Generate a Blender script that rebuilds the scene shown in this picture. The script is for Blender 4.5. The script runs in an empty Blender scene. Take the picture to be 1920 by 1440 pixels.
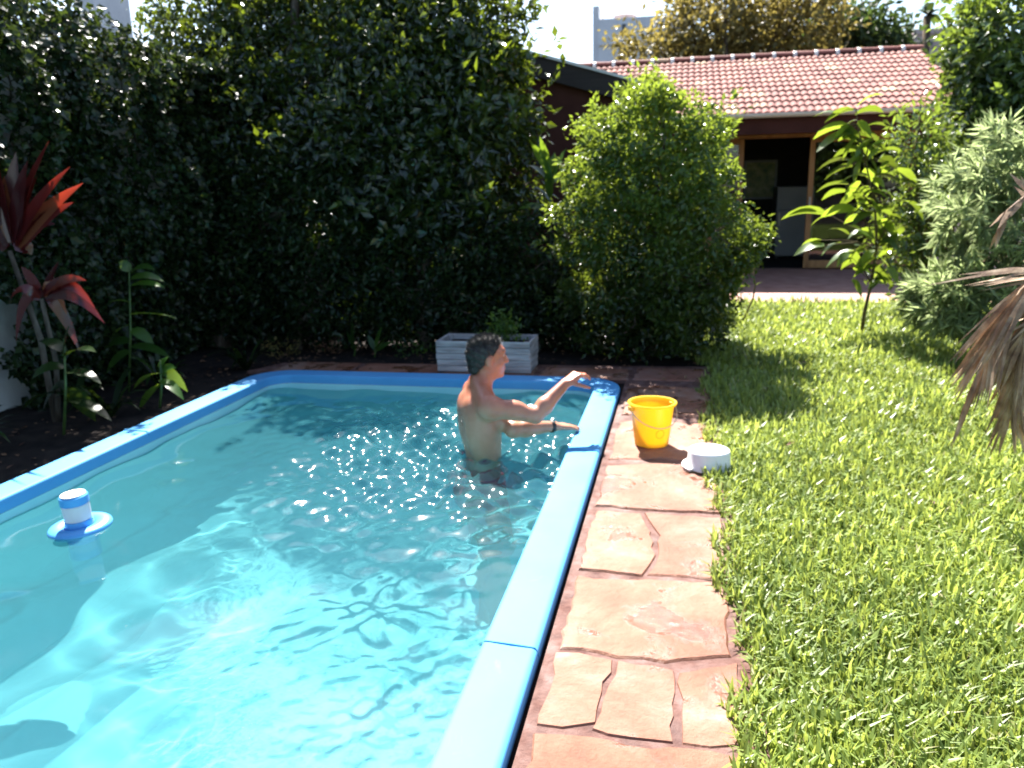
import bpy, math, random
import numpy as np
from mathutils import Vector, Matrix
R = math.radians
rng = np.random.default_rng(11)
random.seed(11)
sc = bpy.context.scene
COL = sc.collection

# ------------------------------------------------------------------ camera
# World axes follow the pool: x to the right across it, y along it, z up; metres.
FPX, PITCH, ROLL, YAW = 1500.0, 13.5, -1.3, 11.98
CAM = Vector((0.367, -1.517, 1.3))
MROT = (Matrix.Rotation(R(YAW), 3, 'Z') @ Matrix.Rotation(R(90 - PITCH), 3, 'X') @ Matrix.Rotation(R(ROLL), 3, 'Z'))
cd = bpy.data.cameras.new('camera')
cam = bpy.data.objects.new('camera', cd)
COL.objects.link(cam)
cam.matrix_world = Matrix.Translation(CAM) @ MROT.to_4x4()
cd.sensor_fit = 'HORIZONTAL'
cd.sensor_width = 36.0
cd.lens = FPX / 1920 * 36
cd.clip_start, cd.clip_end = 0.05, 2000
cd.dof.use_dof = True            # the photograph is slightly out of focus all over
cd.dof.focus_distance = 1.3
cd.dof.aperture_fstop = 6.5
sc.camera = cam

# ------------------------------------------------------------------ light
SUN_AZ, SUN_EL = 22.0, 50.5      # degrees left of +y, above the horizon
SUN = Vector((-math.sin(R(SUN_AZ)) * math.cos(R(SUN_EL)), math.cos(R(SUN_AZ)) * math.cos(R(SUN_EL)), math.sin(R(SUN_EL))))
world = bpy.data.worlds.new('World')
sc.world = world
world.use_nodes = True
wn = world.node_tree.nodes
sky = wn.new('ShaderNodeTexSky')
sky.sky_type = 'NISHITA'
sky.sun_disc = False
sky.sun_elevation = R(SUN_EL)
sky.sun_rotation = R(-SUN_AZ)
sky.dust_density = 1.0
world.node_tree.links.new(sky.outputs[0], wn['Background'].inputs[0])
wn['Background'].inputs[1].default_value = 0.062
ld = bpy.data.lights.new('sun', 'SUN')
ld.energy = 5.0
ld.angle = R(0.53)
ld.color = (1.0, 0.955, 0.89)
sun = bpy.data.objects.new('sun', ld)
sun.rotation_euler = SUN.to_track_quat('Z', 'Y').to_euler()
COL.objects.link(sun)
sc.view_settings.view_transform = 'Standard'
sc.view_settings.look = 'None'
sc.view_settings.gamma = 1
sc.view_settings.exposure = 2.2
sc.view_settings.use_curve_mapping = False
sc.cycles.max_bounces = 10
sc.cycles.transparent_max_bounces = 12
sc.cycles.sample_clamp_indirect = 6
sc.cycles.caustics_refractive = True
sc.cycles.caustics_reflective = False
sc.cycles.use_denoising = True


def ray(px, py):
    return MROT @ Vector(((px - 960) / FPX, -(py - 720) / FPX, -1))


def gp(px, py, z=0.0):
    """photo pixel -> point on the level z"""
    d = ray(px, py)
    return CAM + d * ((z - CAM.z) / d.z)


def yp(px, py, y):
    """photo pixel -> point on the vertical plane at that y"""
    d = ray(px, py)
    return CAM + d * ((y - CAM.y) / d.y)


# ------------------------------------------------------------------ helpers
def tag(o, label=None, cat=None, group=None, kind=None):
    if label: o['label'] = label
    if cat: o['category'] = cat
    if group: o['group'] = group
    if kind: o['kind'] = kind
    return o


def empty(name, loc=(0, 0, 0), rz=0.0):
    o = bpy.data.objects.new(name, None)
    o.empty_display_size = 0.1
    o.location = loc
    o.rotation_euler = (0, 0, rz)
    COL.objects.link(o)
    return o


def np_mesh(name, V, F, smooth=True, attr=None):
    """V (n,3), F (m,k) with one k, or a list of such arrays"""
    Fs = F if isinstance(F, list) else [F]
    Fs = [np.asarray(f, dtype=np.int32) for f in Fs if len(f)]
    me = bpy.data.meshes.new(name)
    V = np.asarray(V, dtype=np.float32)
    me.vertices.add(len(V))
    me.vertices.foreach_set('co', V.ravel())
    loops = np.concatenate([f.ravel() for f in Fs])
    starts, off = [], 0
    for f in Fs:
        starts.append(off + np.arange(len(f), dtype=np.int32) * f.shape[1])
        off += f.size
    starts = np.concatenate(starts)
    me.loops.add(len(loops))
    me.loops.foreach_set('vertex_index', loops)
    me.polygons.add(len(starts))
    me.polygons.foreach_set('loop_start', starts)
    me.update(calc_edges=True)
    me.polygons.foreach_set('use_smooth', np.full(len(starts), smooth, dtype=bool))
    if attr is not None:
        a = me.attributes.new('v', 'FLOAT', 'POINT')
        a.data.foreach_set('value', np.asarray(attr, dtype=np.float32))
    return me


def link(name, me, m, parent=None, mat4=None):
    o = bpy.data.objects.new(name, me)
    if m is not None and len(me.materials) == 0:
        me.materials.append(m)
    COL.objects.link(o)
    if parent is not None:
        o.parent = parent
    if mat4 is not None:
        o.matrix_local = mat4
    return o


class MB:
    """collects shapes into one mesh"""
    def __init__(s): s.v, s.f, s.n = [], [], 0
    def add(s, V, F):
        s.v += [tuple(v) for v in V]
        s.f += [tuple(i + s.n for i in f) for f in F]
        s.n = len(s.v)
        return s
    def box(s, x0, x1, y0, y1, z0, z1):
        V = [(x, y, z) for z in (z0, z1) for y in (y0, y1) for x in (x0, x1)]
        return s.add(V, [(0, 2, 3, 1), (4, 5, 7, 6), (0, 1, 5, 4), (2, 6, 7, 3), (0, 4, 6, 2), (1, 3, 7, 5)])
    def tube(s, pts, rad, n=8, cap=True):
        pts = [Vector(p) for p in pts]
        if not hasattr(rad, '__len__'): rad = [rad] * len(pts)
        V, F = [], []
        ref = Vector((0.31, 0.87, 0.38))
        for i, p in enumerate(pts):
            t = (pts[min(i + 1, len(pts) - 1)] - pts[max(i - 1, 0)]).normalized()
            a = t.cross(ref)
            if a.length < 0.1: a = t.cross(Vector((1, 0, 0)))
            a.normalize(); b = t.cross(a)
            for k in range(n):
                an = 2 * math.pi * k / n
                V.append(p + (a * math.cos(an) + b * math.sin(an)) * rad[i])
        for i in range(len(pts) - 1):
            for k in range(n):
                F.append((i * n + k, i * n + (k + 1) % n, (i + 1) * n + (k + 1) % n, (i + 1) * n + k))
        if cap:
            F.append(tuple(range(n - 1, -1, -1)))
            F.append(tuple((len(pts) - 1) * n + k for k in range(n)))
        return s.add(V, F)
    def lathe(s, prof, n=48, c=(0, 0, 0), closed=False):
        V, F = [], []
        for r, z in prof:
            for k in range(n):
                a = 2 * math.pi * k / n
                V.append((c[0] + r * math.cos(a), c[1] + r * math.sin(a), c[2] + z))
        m = len(prof)
        for i in range(m if closed else m - 1):
            j = (i + 1) % m
            for k in range(n):
                F.append((i * n + k, i * n + (k + 1) % n, j * n + (k + 1) % n, j * n + k))
        if not closed:
            if prof[0][0] > 1e-4: F.append(tuple(range(n - 1, -1, -1)))
            if prof[-1][0] > 1e-4: F.append(tuple((m - 1) * n + k for k in range(n)))
        return s.add(V, F)
    def prism(s, poly, z0, z1):
        n = len(poly)
        V = [(x, y, z0) for x, y in poly] + [(x, y, z1) for x, y in poly]
        F = [tuple(range(n - 1, -1, -1)), tuple(range(n, 2 * n))]
        F += [(i, (i + 1) % n, n + (i + 1) % n, n + i) for i in range(n)]
        return s.add(V, F)
    def mesh(s, name, smooth=False):
        me = bpy.data.meshes.new(name)
        me.from_pydata([tuple(v) for v in s.v], [], s.f)
        me.update()
        if smooth:
            me.polygons.foreach_set('use_smooth', [True] * len(me.polygons))
        return me
    def build(s, name, m, parent=None, smooth=False, bevel=0.0, seg=2, auto=None):
        o = link(name, s.mesh(name, smooth), m, parent)
        if bevel:
            b = o.modifiers.new('b', 'BEVEL'); b.width = bevel; b.segments = seg; b.limit_method = 'ANGLE'; b.angle_limit = R(40)
        if auto:
            try:
                o.data.set_sharp_from_angle(angle=R(auto))
            except Exception:
                pass
        return o


# ------------------------------------------------------------------ materials
def nt_new(name):
    m = bpy.data.materials.new(name)
    m.use_nodes = True
    t = m.node_tree
    return m, t, t.nodes['Principled BSDF'], t.nodes['Material Output']


def ramp(t, stops, fac):
    r = t.nodes.new('ShaderNodeValToRGB')
    e = r.color_ramp.elements
    while len(e) < len(stops): e.new(0.5)
    for i, (p, c) in enumerate(stops):
        e[i].position = p
        e[i].color = (*c, 1) if len(c) == 3 else c
    t.links.new(fac, r.inputs[0])
    return r.outputs[0]


def noise(t, scale, detail=5, rough=0.55, vec=None, dist=0.0):
    n = t.nodes.new('ShaderNodeTexNoise')
    n.inputs['Scale'].default_value = scale
    n.inputs['Detail'].default_value = detail
    n.inputs['Roughness'].default_value = rough
    n.inputs['Distortion'].default_value = dist
    if vec is not None: t.links.new(vec, n.inputs['Vector'])
    return n.outputs['Fac']


def objco(t, scale=(1, 1, 1)):
    c = t.nodes.new('ShaderNodeTexCoord')
    g = t.nodes.new('ShaderNodeNewGeometry')
    mp = t.nodes.new('ShaderNodeMapping')
    mp.inputs['Scale'].default_value = scale
    t.links.new(g.outputs['Position'], mp.inputs['Vector'])
    return mp.outputs[0]


def bump(t, h, strength, dist=0.01):
    b = t.nodes.new('ShaderNodeBump')
    b.inputs['Strength'].default_value = strength
    b.inputs['Distance'].default_value = dist
    t.links.new(h, b.inputs['Height'])
    return b.outputs[0]


def mat(name, stops, scale=8.0, rough=0.6, bmp=0.0, bscale=None, spec=0.5, detail=6, stretch=(1, 1, 1), rvar=0.0, bdist=0.01, coat=0.0):
    """noise coloured surface; stops = list of colours dark to light"""
    m, t, p, _ = nt_new(name)
    vec = objco(t, stretch)
    n = noise(t, scale, detail, vec=vec)
    k = len(stops)
    c = ramp(t, [(0.3 + 0.4 * i / max(k - 1, 1), s) for i, s in enumerate(stops)], n)
    t.links.new(c, p.inputs['Base Color'])
    p.inputs['Roughness'].default_value = rough
    p.inputs['Specular IOR Level'].default_value = spec
    if coat: p.inputs['Coat Weight'].default_value = coat
    if rvar:
        mr = t.nodes.new('ShaderNodeMapRange')
        mr.inputs['From Min'].default_value, mr.inputs['From Max'].default_value = 0.35, 0.65
        mr.inputs['To Min'].default_value, mr.inputs['To Max'].default_value = max(0.03, rough - rvar), min(1, rough + rvar)
        t.links.new(noise(t, scale * 0.7, 4, vec=vec), mr.inputs['Value'])
        t.links.new(mr.outputs[0], p.inputs['Roughness'])
    if bmp:
        t.links.new(bump(t, noise(t, bscale or scale * 4, 8, 0.65, vec=vec), bmp, bdist), p.inputs['Normal'])
    return m


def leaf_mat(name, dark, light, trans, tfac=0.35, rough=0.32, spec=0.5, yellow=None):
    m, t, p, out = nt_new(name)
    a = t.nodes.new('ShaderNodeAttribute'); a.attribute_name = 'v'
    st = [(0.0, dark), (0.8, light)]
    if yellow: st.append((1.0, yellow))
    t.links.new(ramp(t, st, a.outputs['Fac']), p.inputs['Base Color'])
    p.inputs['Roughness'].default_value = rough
    p.inputs['Specular IOR Level'].default_value = spec
    tr = t.nodes.new('ShaderNodeBsdfTranslucent')
    st2 = [(0.0, tuple(0.2 * c for c in trans)), (1.0, trans)]
    t.links.new(ramp(t, st2, a.outputs['Fac']), tr.inputs['Color'])
    mx = t.nodes.new('ShaderNodeMixShader')
    mx.inputs[0].default_value = tfac
    t.links.new(p.outputs[0], mx.inputs[1]); t.links.new(tr.outputs[0], mx.inputs[2])
    t.links.new(mx.outputs[0], out.inputs['Surface'])
    return m


M = {}
M['soil'] = mat('soil', [(0.008, 0.006, 0.006), (0.02, 0.015, 0.013), (0.034, 0.025, 0.02)], 9, 0.95, 0.8, 60, spec=0.15)
M['turf'] = mat('turf_soil', [(0.05, 0.085, 0.018), (0.09, 0.12, 0.03), (0.15, 0.13, 0.06)], 6, 0.95, 0.6, 70, spec=0.1)
M['mortar'] = mat('mortar', [(0.07, 0.03, 0.025), (0.13, 0.065, 0.052), (0.19, 0.115, 0.10)], 14, 0.8, 0.6, 90, spec=0.3, rvar=0.25)
M['patio'] = mat('patio_clay', [(0.24, 0.11, 0.085), (0.33, 0.17, 0.13), (0.40, 0.23, 0.18)], 5, 0.75, 0.2, 60)
M['bark'] = mat('bark', [(0.03, 0.022, 0.016), (0.085, 0.068, 0.052), (0.16, 0.135, 0.11)], 22, 0.9, 1.0, 50, spec=0.15, stretch=(1, 1, 0.25))
M['twig'] = mat('twig', [(0.06, 0.045, 0.02), (0.13, 0.10, 0.045)], 30, 0.75, 0.3, spec=0.2)
M['green_stem'] = mat('green_stem', [(0.035, 0.07, 0.015), (0.08, 0.14, 0.03)], 20, 0.5, 0.1)
M['wallpaint'] = mat('wall_whitewash', [(0.28, 0.28, 0.26), (0.5, 0.5, 0.47), (0.62, 0.62, 0.58)], 3, 0.85, 0.35, 40, spec=0.2)
M['maroon'] = mat('maroon_wall', [(0.045, 0.014, 0.011), (0.06, 0.02, 0.016), (0.075, 0.028, 0.022)], 3, 0.8, 0.15, 60, spec=0.2)
M['fascia'] = mat('dark_fascia', [(0.02, 0.015, 0.014), (0.035, 0.026, 0.024)], 6, 0.6, 0.2, spec=0.3, stretch=(0.3, 1, 4))
M['gutter'] = mat('gutter_metal', [(0.55, 0.54, 0.52), (0.7, 0.7, 0.68)], 5, 0.4, 0.0, spec=0.5)
M['pine'] = mat('varnished_wood', [(0.24, 0.11, 0.04), (0.34, 0.17, 0.065), (0.42, 0.23, 0.09)], 14, 0.45, 0.15, spec=0.4, stretch=(1, 1, 0.15))
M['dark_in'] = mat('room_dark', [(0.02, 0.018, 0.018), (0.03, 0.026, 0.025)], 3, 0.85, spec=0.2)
M['enamel'] = mat('white_enamel', [(0.16, 0.16, 0.17), (0.2, 0.2, 0.21)], 3, 0.5)
M['concrete'] = mat('far_concrete', [(0.55, 0.56, 0.58), (0.66, 0.67, 0.69), (0.72, 0.73, 0.75)], 0.5, 0.9, 0.1, spec=0.1)
M['pinkwall'] = mat('far_pink_plaster', [(0.46, 0.36, 0.34), (0.54, 0.43, 0.40)], 0.6, 0.9, spec=0.1)
M['pane'] = mat('far_window_pane', [(0.02, 0.022, 0.03), (0.04, 0.045, 0.055)], 2, 0.2)
M['white_plastic'] = mat('white_plastic', [(0.74, 0.74, 0.74), (0.8, 0.8, 0.8)], 6, 0.38, 0.03, 30)
M['blue_plastic'] = mat('blue_plastic', [(0.07, 0.30, 0.66), (0.10, 0.36, 0.72)], 8, 0.35)
M['black'] = mat('black_rubber', [(0.012, 0.012, 0.013), (0.02, 0.02, 0.022)], 20, 0.5)
M['metal'] = mat('wire_metal', [(0.35, 0.32, 0.27), (0.5, 0.47, 0.42)], 20, 0.35)
M['weathered'] = mat('weathered_white_board', [(0.18, 0.17, 0.17), (0.36, 0.35, 0.355), (0.5, 0.49, 0.49)], 16, 0.8, 0.6, 50, spec=0.2, stretch=(0.25, 0.25, 2.5))
M['dry_frond'] = mat('dry_frond', [(0.13, 0.065, 0.035), (0.30, 0.19, 0.11), (0.46, 0.34, 0.22)], 14, 0.6, 0.2, spec=0.35)
M['palm_trunk'] = mat('palm_trunk', [(0.05, 0.035, 0.025), (0.13, 0.10, 0.07)], 18, 0.95, 1.0, 40, spec=0.1, stretch=(1, 1, 3))
# leaves
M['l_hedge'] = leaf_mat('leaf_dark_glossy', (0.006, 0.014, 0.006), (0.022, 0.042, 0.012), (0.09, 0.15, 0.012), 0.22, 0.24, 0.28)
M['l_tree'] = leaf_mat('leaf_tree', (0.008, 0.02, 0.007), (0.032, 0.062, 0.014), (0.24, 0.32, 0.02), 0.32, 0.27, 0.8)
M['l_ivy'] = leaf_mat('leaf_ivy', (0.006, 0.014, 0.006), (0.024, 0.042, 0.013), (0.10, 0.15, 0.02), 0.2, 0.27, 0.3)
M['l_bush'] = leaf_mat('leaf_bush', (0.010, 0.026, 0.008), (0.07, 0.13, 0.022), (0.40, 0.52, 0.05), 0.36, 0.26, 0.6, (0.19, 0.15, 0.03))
M['l_sap'] = leaf_mat('leaf_sapling', (0.035, 0.085, 0.014), (0.10, 0.17, 0.025), (0.36, 0.48, 0.04), 0.46, 0.36, 0.5)
M['l_right'] = leaf_mat('leaf_right', (0.025, 0.055, 0.016), (0.085, 0.14, 0.04), (0.34, 0.46, 0.05), 0.36, 0.27, 1.0)
M['l_needle'] = leaf_mat('leaf_narrow', (0.16, 0.22, 0.10), (0.30, 0.37, 0.22), (0.66, 0.78, 0.36), 0.5, 0.33, 1.0)
M['l_brown'] = leaf_mat('leaf_autumn', (0.08, 0.08, 0.025), (0.22, 0.18, 0.055), (0.5, 0.4, 0.1), 0.4, 0.5, 0.4, (0.28, 0.17, 0.06))
M['l_far'] = leaf_mat('leaf_far', (0.02, 0.04, 0.014), (0.05, 0.08, 0.025), (0.13, 0.2, 0.04), 0.3, 0.5, 0.3)
M['l_ti'] = leaf_mat('leaf_red', (0.035, 0.006, 0.009), (0.11, 0.014, 0.014), (0.5, 0.045, 0.02), 0.32, 0.25, 0.9, (0.3, 0.12, 0.05))
M['l_broad'] = leaf_mat('leaf_broad', (0.025, 0.07, 0.014), (0.06, 0.13, 0.02), (0.30, 0.45, 0.03), 0.42, 0.3, 0.5)
M['l_litter'] = leaf_mat('leaf_litter', (0.07, 0.03, 0.018), (0.2, 0.11, 0.06), (0.2, 0.12, 0.05), 0.15, 0.6, 0.3)
M['grass'] = leaf_mat('grass_blade', (0.12, 0.19, 0.032), (0.28, 0.36, 0.085), (0.56, 0.66, 0.12), 0.45, 0.42, 0.5, (0.40, 0.36, 0.20))


def stone_mat():
    m, t, p, _ = nt_new('sandstone')
    vec = objco(t)
    info = t.nodes.new('ShaderNodeObjectInfo')
    n1 = noise(t, 2.3, 9, 0.68, vec, 0.3)
    base = ramp(t, [(0.28, (0.12, 0.045, 0.028)), (0.41, (0.20, 0.085, 0.05)), (0.50, (0.24, 0.118, 0.075)), (0.58, (0.26, 0.155, 0.112)), (0.68, (0.31, 0.24, 0.21))], n1)
    tint = ramp(t, [(0.0, (0.85, 0.75, 0.72)), (0.5, (1.0, 0.95, 0.9)), (1.0, (1.05, 0.92, 0.98))], info.outputs['Random'])
    mx = t.nodes.new('ShaderNodeMix'); mx.data_type = 'RGBA'; mx.blend_type = 'MULTIPLY'
    mx.inputs[0].default_value = 1
    t.links.new(base, mx.inputs[6]); t.links.new(tint, mx.inputs[7])
    # damp patches: splashed water, smoother and a little deeper in colour
    wet = ramp(t, [(0.53, (0, 0, 0)), (0.60, (1, 1, 1))], noise(t, 4.2, 5, 0.6, vec, 0.6))
    mx2 = t.nodes.new('ShaderNodeMix'); mx2.data_type = 'RGBA'; mx2.blend_type = 'MULTIPLY'
    t.links.new(wet, mx2.inputs[0]); t.links.new(mx.outputs[2], mx2.inputs[6]); mx2.inputs[7].default_value = (0.72, 0.66, 0.64, 1)
    t.links.new(mx2.outputs[2], p.inputs['Base Color'])
    mr = t.nodes.new('ShaderNodeMapRange')
    mr.inputs['To Min'].default_value, mr.inputs['To Max'].default_value = 0.7, 0.10
    t.links.new(wet, mr.inputs['Value'])
    t.links.new(mr.outputs[0], p.inputs['Roughness'])
    p.inputs['Specular IOR Level'].default_value = 0.35
    t.links.new(bump(t, noise(t, 26, 9, 0.68, vec), 0.7, 0.014), p.inputs['Normal'])
    return m


def pool_mat(name, c0, c1, rough):
    m, t, p, _ = nt_new(name)
    vec = objco(t)
    cb = ramp(t, [(0.3, c0), (0.7, c1)], noise(t, 2.2, 6, vec=vec))
    # chalky scuffs and a little grime
    sc_ = ramp(t, [(0.60, (0, 0, 0)), (0.78, (0.35, 0.35, 0.35))], noise(t, 7.5, 9, 0.72, vec, 0.8))
    mm = t.nodes.new('ShaderNodeMix'); mm.data_type = 'RGBA'
    t.links.new(sc_, mm.inputs[0]); t.links.new(cb, mm.inputs[6]); mm.inputs[7].default_value = (0.19, 0.40, 0.55, 1)
    t.links.new(mm.outputs[2], p.inputs['Base Color'])
    p.inputs['Roughness'].default_value = rough
    p.inputs['Specular IOR Level'].default_value = 0.1
    t.links.new(bump(t, noise(t, 40, 5, vec=vec), 0.08, 0.004), p.inputs['Normal'])
    return m


def tile_mat():
    m, t, p, _ = nt_new('roof_tile')
    vec = objco(t)
    info = t.nodes.new('ShaderNodeObjectInfo')
    a = t.nodes.new('ShaderNodeAttribute'); a.attribute_name = 'v'
    ad = t.nodes.new('ShaderNodeMath'); ad.operation = 'ADD'
    t.links.new(info.outputs['Random'], ad.inputs[0]); t.links.new(a.outputs['Fac'], ad.inputs[1])
    fr = t.nodes.new('ShaderNodeMath'); fr.operation = 'FRACT'
    t.links.new(ad.outputs[0], fr.inputs[0])
    c = ramp(t, [(0.0, (0.17, 0.06, 0.05)), (0.5, (0.23, 0.085, 0.07)), (0.88, (0.27, 0.115, 0.09)), (0.97, (0.36, 0.24, 0.16))], fr.outputs[0])
    mx = t.nodes.new('ShaderNodeMix'); mx.data_type = 'RGBA'; mx.blend_type = 'MULTIPLY'; mx.inputs[0].default_value = 1
    t.links.new(c, mx.inputs[6])
    t.links.new(ramp(t, [(0.3, (0.82, 0.8, 0.8)), (0.7, (1.08, 1.04, 1.0))], noise(t, 5, 6, vec=vec)), mx.inputs[7])
    t.links.new(mx.outputs[2], p.inputs['Base Color'])
    p.inputs['Roughness'].default_value = 0.8
    p.inputs['Specular IOR Level'].default_value = 0.25
    return m


def water_mat():
    m, t, p, out = nt_new('water')
    t.nodes.remove(p)
    rf = t.nodes.new('ShaderNodeBsdfRefraction')
    rf.inputs['Color'].default_value = (0.72, 0.965, 0.965, 1)
    rf.inputs['Roughness'].default_value = 0.0
    rf.inputs['IOR'].default_value = 1.33
    gl = t.nodes.new('ShaderNodeBsdfAnisotropic')
    gl.inputs['Roughness'].default_value = 0.07
    fr = t.nodes.new('ShaderNodeFresnel'); fr.inputs['IOR'].default_value = 1.33
    tp = t.nodes.new('ShaderNodeBsdfTransparent'); tp.inputs['Color'].default_value = (0.72, 0.965, 0.965, 1)
    m0 = t.nodes.new('ShaderNodeMixShader'); m0.inputs[0].default_value = 0.5
    t.links.new(rf.outputs[0], m0.inputs[1]); t.links.new(tp.outputs[0], m0.inputs[2])
    mx = t.nodes.new('ShaderNodeMixShader')
    df = t.nodes.new('ShaderNodeBsdfDiffuse'); df.inputs['Color'].default_value = (0.13, 0.49, 0.56, 1)   # slightly cloudy water
    m1 = t.nodes.new('ShaderNodeMixShader'); m1.inputs[0].default_value = 0.105
    t.links.new(m0.outputs[0], m1.inputs[1]); t.links.new(df.outputs[0], m1.inputs[2])
    t.links.new(fr.outputs[0], mx.inputs[0]); t.links.new(m1.outputs[0], mx.inputs[1]); t.links.new(gl.outputs[0], mx.inputs[2])
    t.links.new(mx.outputs[0], out.inputs['Surface'])
    return m


def thin_mat(name, col, tcol, tfac, rough):
    m, t, p, out = nt_new(name)
    vec = objco(t)
    t.links.new(ramp(t, [(0.3, tuple(0.93 * c for c in col)), (0.7, col)], noise(t, 9, 4, vec=vec)), p.inputs['Base Color'])
    p.inputs['Roughness'].default_value = rough
    tr = t.nodes.new('ShaderNodeBsdfTranslucent'); tr.inputs['Color'].default_value = (*tcol, 1)
    mx = t.nodes.new('ShaderNodeMixShader'); mx.inputs[0].default_value = tfac
    t.links.new(p.outputs[0], mx.inputs[1]); t.links.new(tr.outputs[0], mx.inputs[2]); t.links.new(mx.outputs[0], out.inputs['Surface'])
    return m


def skin_mat():
    m, t, p, _ = nt_new('skin')
    vec = objco(t)
    c0 = ramp(t, [(0.3, (0.37, 0.175, 0.11)), (0.55, (0.45, 0.225, 0.145)), (0.75, (0.49, 0.26, 0.175))], noise(t, 9, 7, 0.65, vec=vec))
    # sun-reddened neck, shoulders and face over the paler back
    gz = t.nodes.new('ShaderNodeTexCoord'); sx_ = t.nodes.new('ShaderNodeSeparateXYZ')
    t.links.new(gz.outputs['Object'], sx_.inputs[0])
    ad_ = t.nodes.new('ShaderNodeMath'); ad_.operation = 'MULTIPLY_ADD'; ad_.inputs[1].default_value = 0.25
    t.links.new(noise(t, 12, 4, vec=vec), ad_.inputs[0]); t.links.new(sx_.outputs['Z'], ad_.inputs[2])
    rm = ramp(t, [(0.0, (0, 0, 0)), (1.0, (1, 1, 1))], ad_.outputs[0])
    mr_ = t.nodes.new('ShaderNodeMapRange'); mr_.inputs['From Min'].default_value, mr_.inputs['From Max'].default_value = 1.42, 1.62
    t.links.new(ad_.outputs[0], mr_.inputs['Value'])
    mm = t.nodes.new('ShaderNodeMix'); mm.data_type = 'RGBA'; mm.blend_type = 'MULTIPLY'
    t.links.new(mr_.outputs[0], mm.inputs[0]); t.links.new(c0, mm.inputs[6]); mm.inputs[7].default_value = (1.05, 0.74, 0.68, 1)
    t.links.new(mm.outputs[2], p.inputs['Base Color'])
    p.inputs['Roughness'].default_value = 0.36
    p.inputs['Subsurface Weight'].default_value = 0.12
    p.inputs['Subsurface Radius'].default_value = (0.02, 0.008, 0.004)
    p.inputs['Subsurface Scale'].default_value = 0.5
    t.links.new(bump(t, noise(t, 120, 4, vec=vec), 0.06, 0.003), p.inputs['Normal'])
    return m


M['stone'] = stone_mat()
M['coping'] = pool_mat('pool_rim_gelcoat', (0.075, 0.29, 0.57), (0.10, 0.33, 0.61), 0.55)
M['shell'] = pool_mat('pool_shell_gelcoat', (0.27, 0.59, 0.65), (0.36, 0.66, 0.70), 0.45)
M['tile'] = tile_mat()
M['water'] = water_mat()
M['bucket'] = thin_mat('yellow_plastic', (0.84, 0.60, 0.045), (0.97, 0.70, 0.045), 0.42, 0.35)
M['bucket_mark'] = mat('orange_print', [(0.62, 0.22, 0.02), (0.7, 0.27, 0.03)], 20, 0.5)
M['frost'] = thin_mat('frosted_plastic', (0.72, 0.73, 0.76), (0.7, 0.72, 0.78), 0.35, 0.35)
M['skin'] = skin_mat()
M['hair'] = mat('hair', [(0.012, 0.009, 0.008), (0.03, 0.022, 0.018)], 60, 0.38, 0.4, 200, spec=0.6)
M['shorts'] = mat('red_cloth', [(0.30, 0.02, 0.03), (0.42, 0.035, 0.05)], 12, 0.85, 0.3, 80, spec=0.2)
M['eye_white'] = mat('eye_white', [(0.6, 0.56, 0.53), (0.68, 0.65, 0.62)], 20, 0.25)
M['painting'] = mat('painted_canvas', [(0.05, 0.10, 0.06), (0.20, 0.22, 0.10), (0.36, 0.34, 0.24)], 9, 0.6)


def glass_mat():
    m, t, p, out = nt_new('window_glass')
    p.inputs['Base Color'].default_value = (0.8, 0.85, 0.85, 1)
    p.inputs['Roughness'].default_value = 0.02
    tr = t.nodes.new('ShaderNodeBsdfTransparent'); tr.inputs['Color'].default_value = (0.85, 0.88, 0.88, 1)
    fr = t.nodes.new('ShaderNodeFresnel'); fr.inputs['IOR'].default_value = 1.5
    gl = t.nodes.new('ShaderNodeBsdfAnisotropic'); gl.inputs['Roughness'].default_value = 0.03
    mx = t.nodes.new('ShaderNodeMixShader')
    t.links.new(fr.outputs[0], mx.inputs[0]); t.links.new(tr.outputs[0], mx.inputs[1]); t.links.new(gl.outputs[0], mx.inputs[2])
    t.links.new(mx.outputs[0], out.inputs['Surface'])
    return m


M['glass'] = glass_mat()

# ================================================================== SETTING
PW, PFAR, PNEAR = 2.71, 3.93, -2.60          # pool width, far and near outer edges
WZ = -0.065                                    # water level


def rrect(x0, x1, y0, y1, r, n=10):
    P = []
    for cx, cy, a0 in ((x1 - r, y1 - r, 0), (x0 + r, y1 - r, 90), (x0 + r, y0 + r, 180), (x1 - r, y0 + r, 270)):
        for k in range(n + 1):
            a = R(a0 + 90 * k / n)
            P.append((cx + r * math.cos(a), cy + r * math.sin(a)))
    return P


def pool_ring(inset, r):
    return rrect(-PW + inset, -inset, PNEAR + inset, PFAR - inset, r)


def loft(mb, rings, close=True):
    V, F = [], []
    n = len(rings[0][0])
    for P, z in rings:
        V += [(x, y, z) for x, y in P]
    for i in range(len(rings) - 1):
        for k in range(n):
            F.append((i * n + k, (i + 1) * n + k, (i + 1) * n + (k + 1) % n, i * n + (k + 1) % n))
    if close:
        F.append(tuple(range((len(rings) - 1) * n, len(rings) * n)))
    mb.add(V, F)


# ground sheet: a wide frame of soil with the pool cut out of it
def ground_sheet():
    ring = pool_ring(0.03, 0.27)
    n = len(ring)
    V = [(x, y, -0.03) for x, y in ring]
    big = []
    cx, cy = -PW / 2, (PFAR + PNEAR) / 2
    for rad in (6, 30, 400):
        for x, y in ring:
            a = math.atan2((y - cy), (x - cx))
            big.append((cx + rad * math.cos(a), cy + rad * math.sin(a), -0.03))
    V += big
    F = []
    for i in range(3):
        for k in range(n):
            a, b = i * n + k, i * n + (k + 1) % n
            F.append((a, a + n, b + n, b))
    me = bpy.data.meshes.new('ground'); me.from_pydata(V, [], F); me.update()
    return me


g = link('ground', ground_sheet(), M['soil'])
tag(g, 'dark bare soil under the shrubs around the pool', 'ground', kind='structure')


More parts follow.
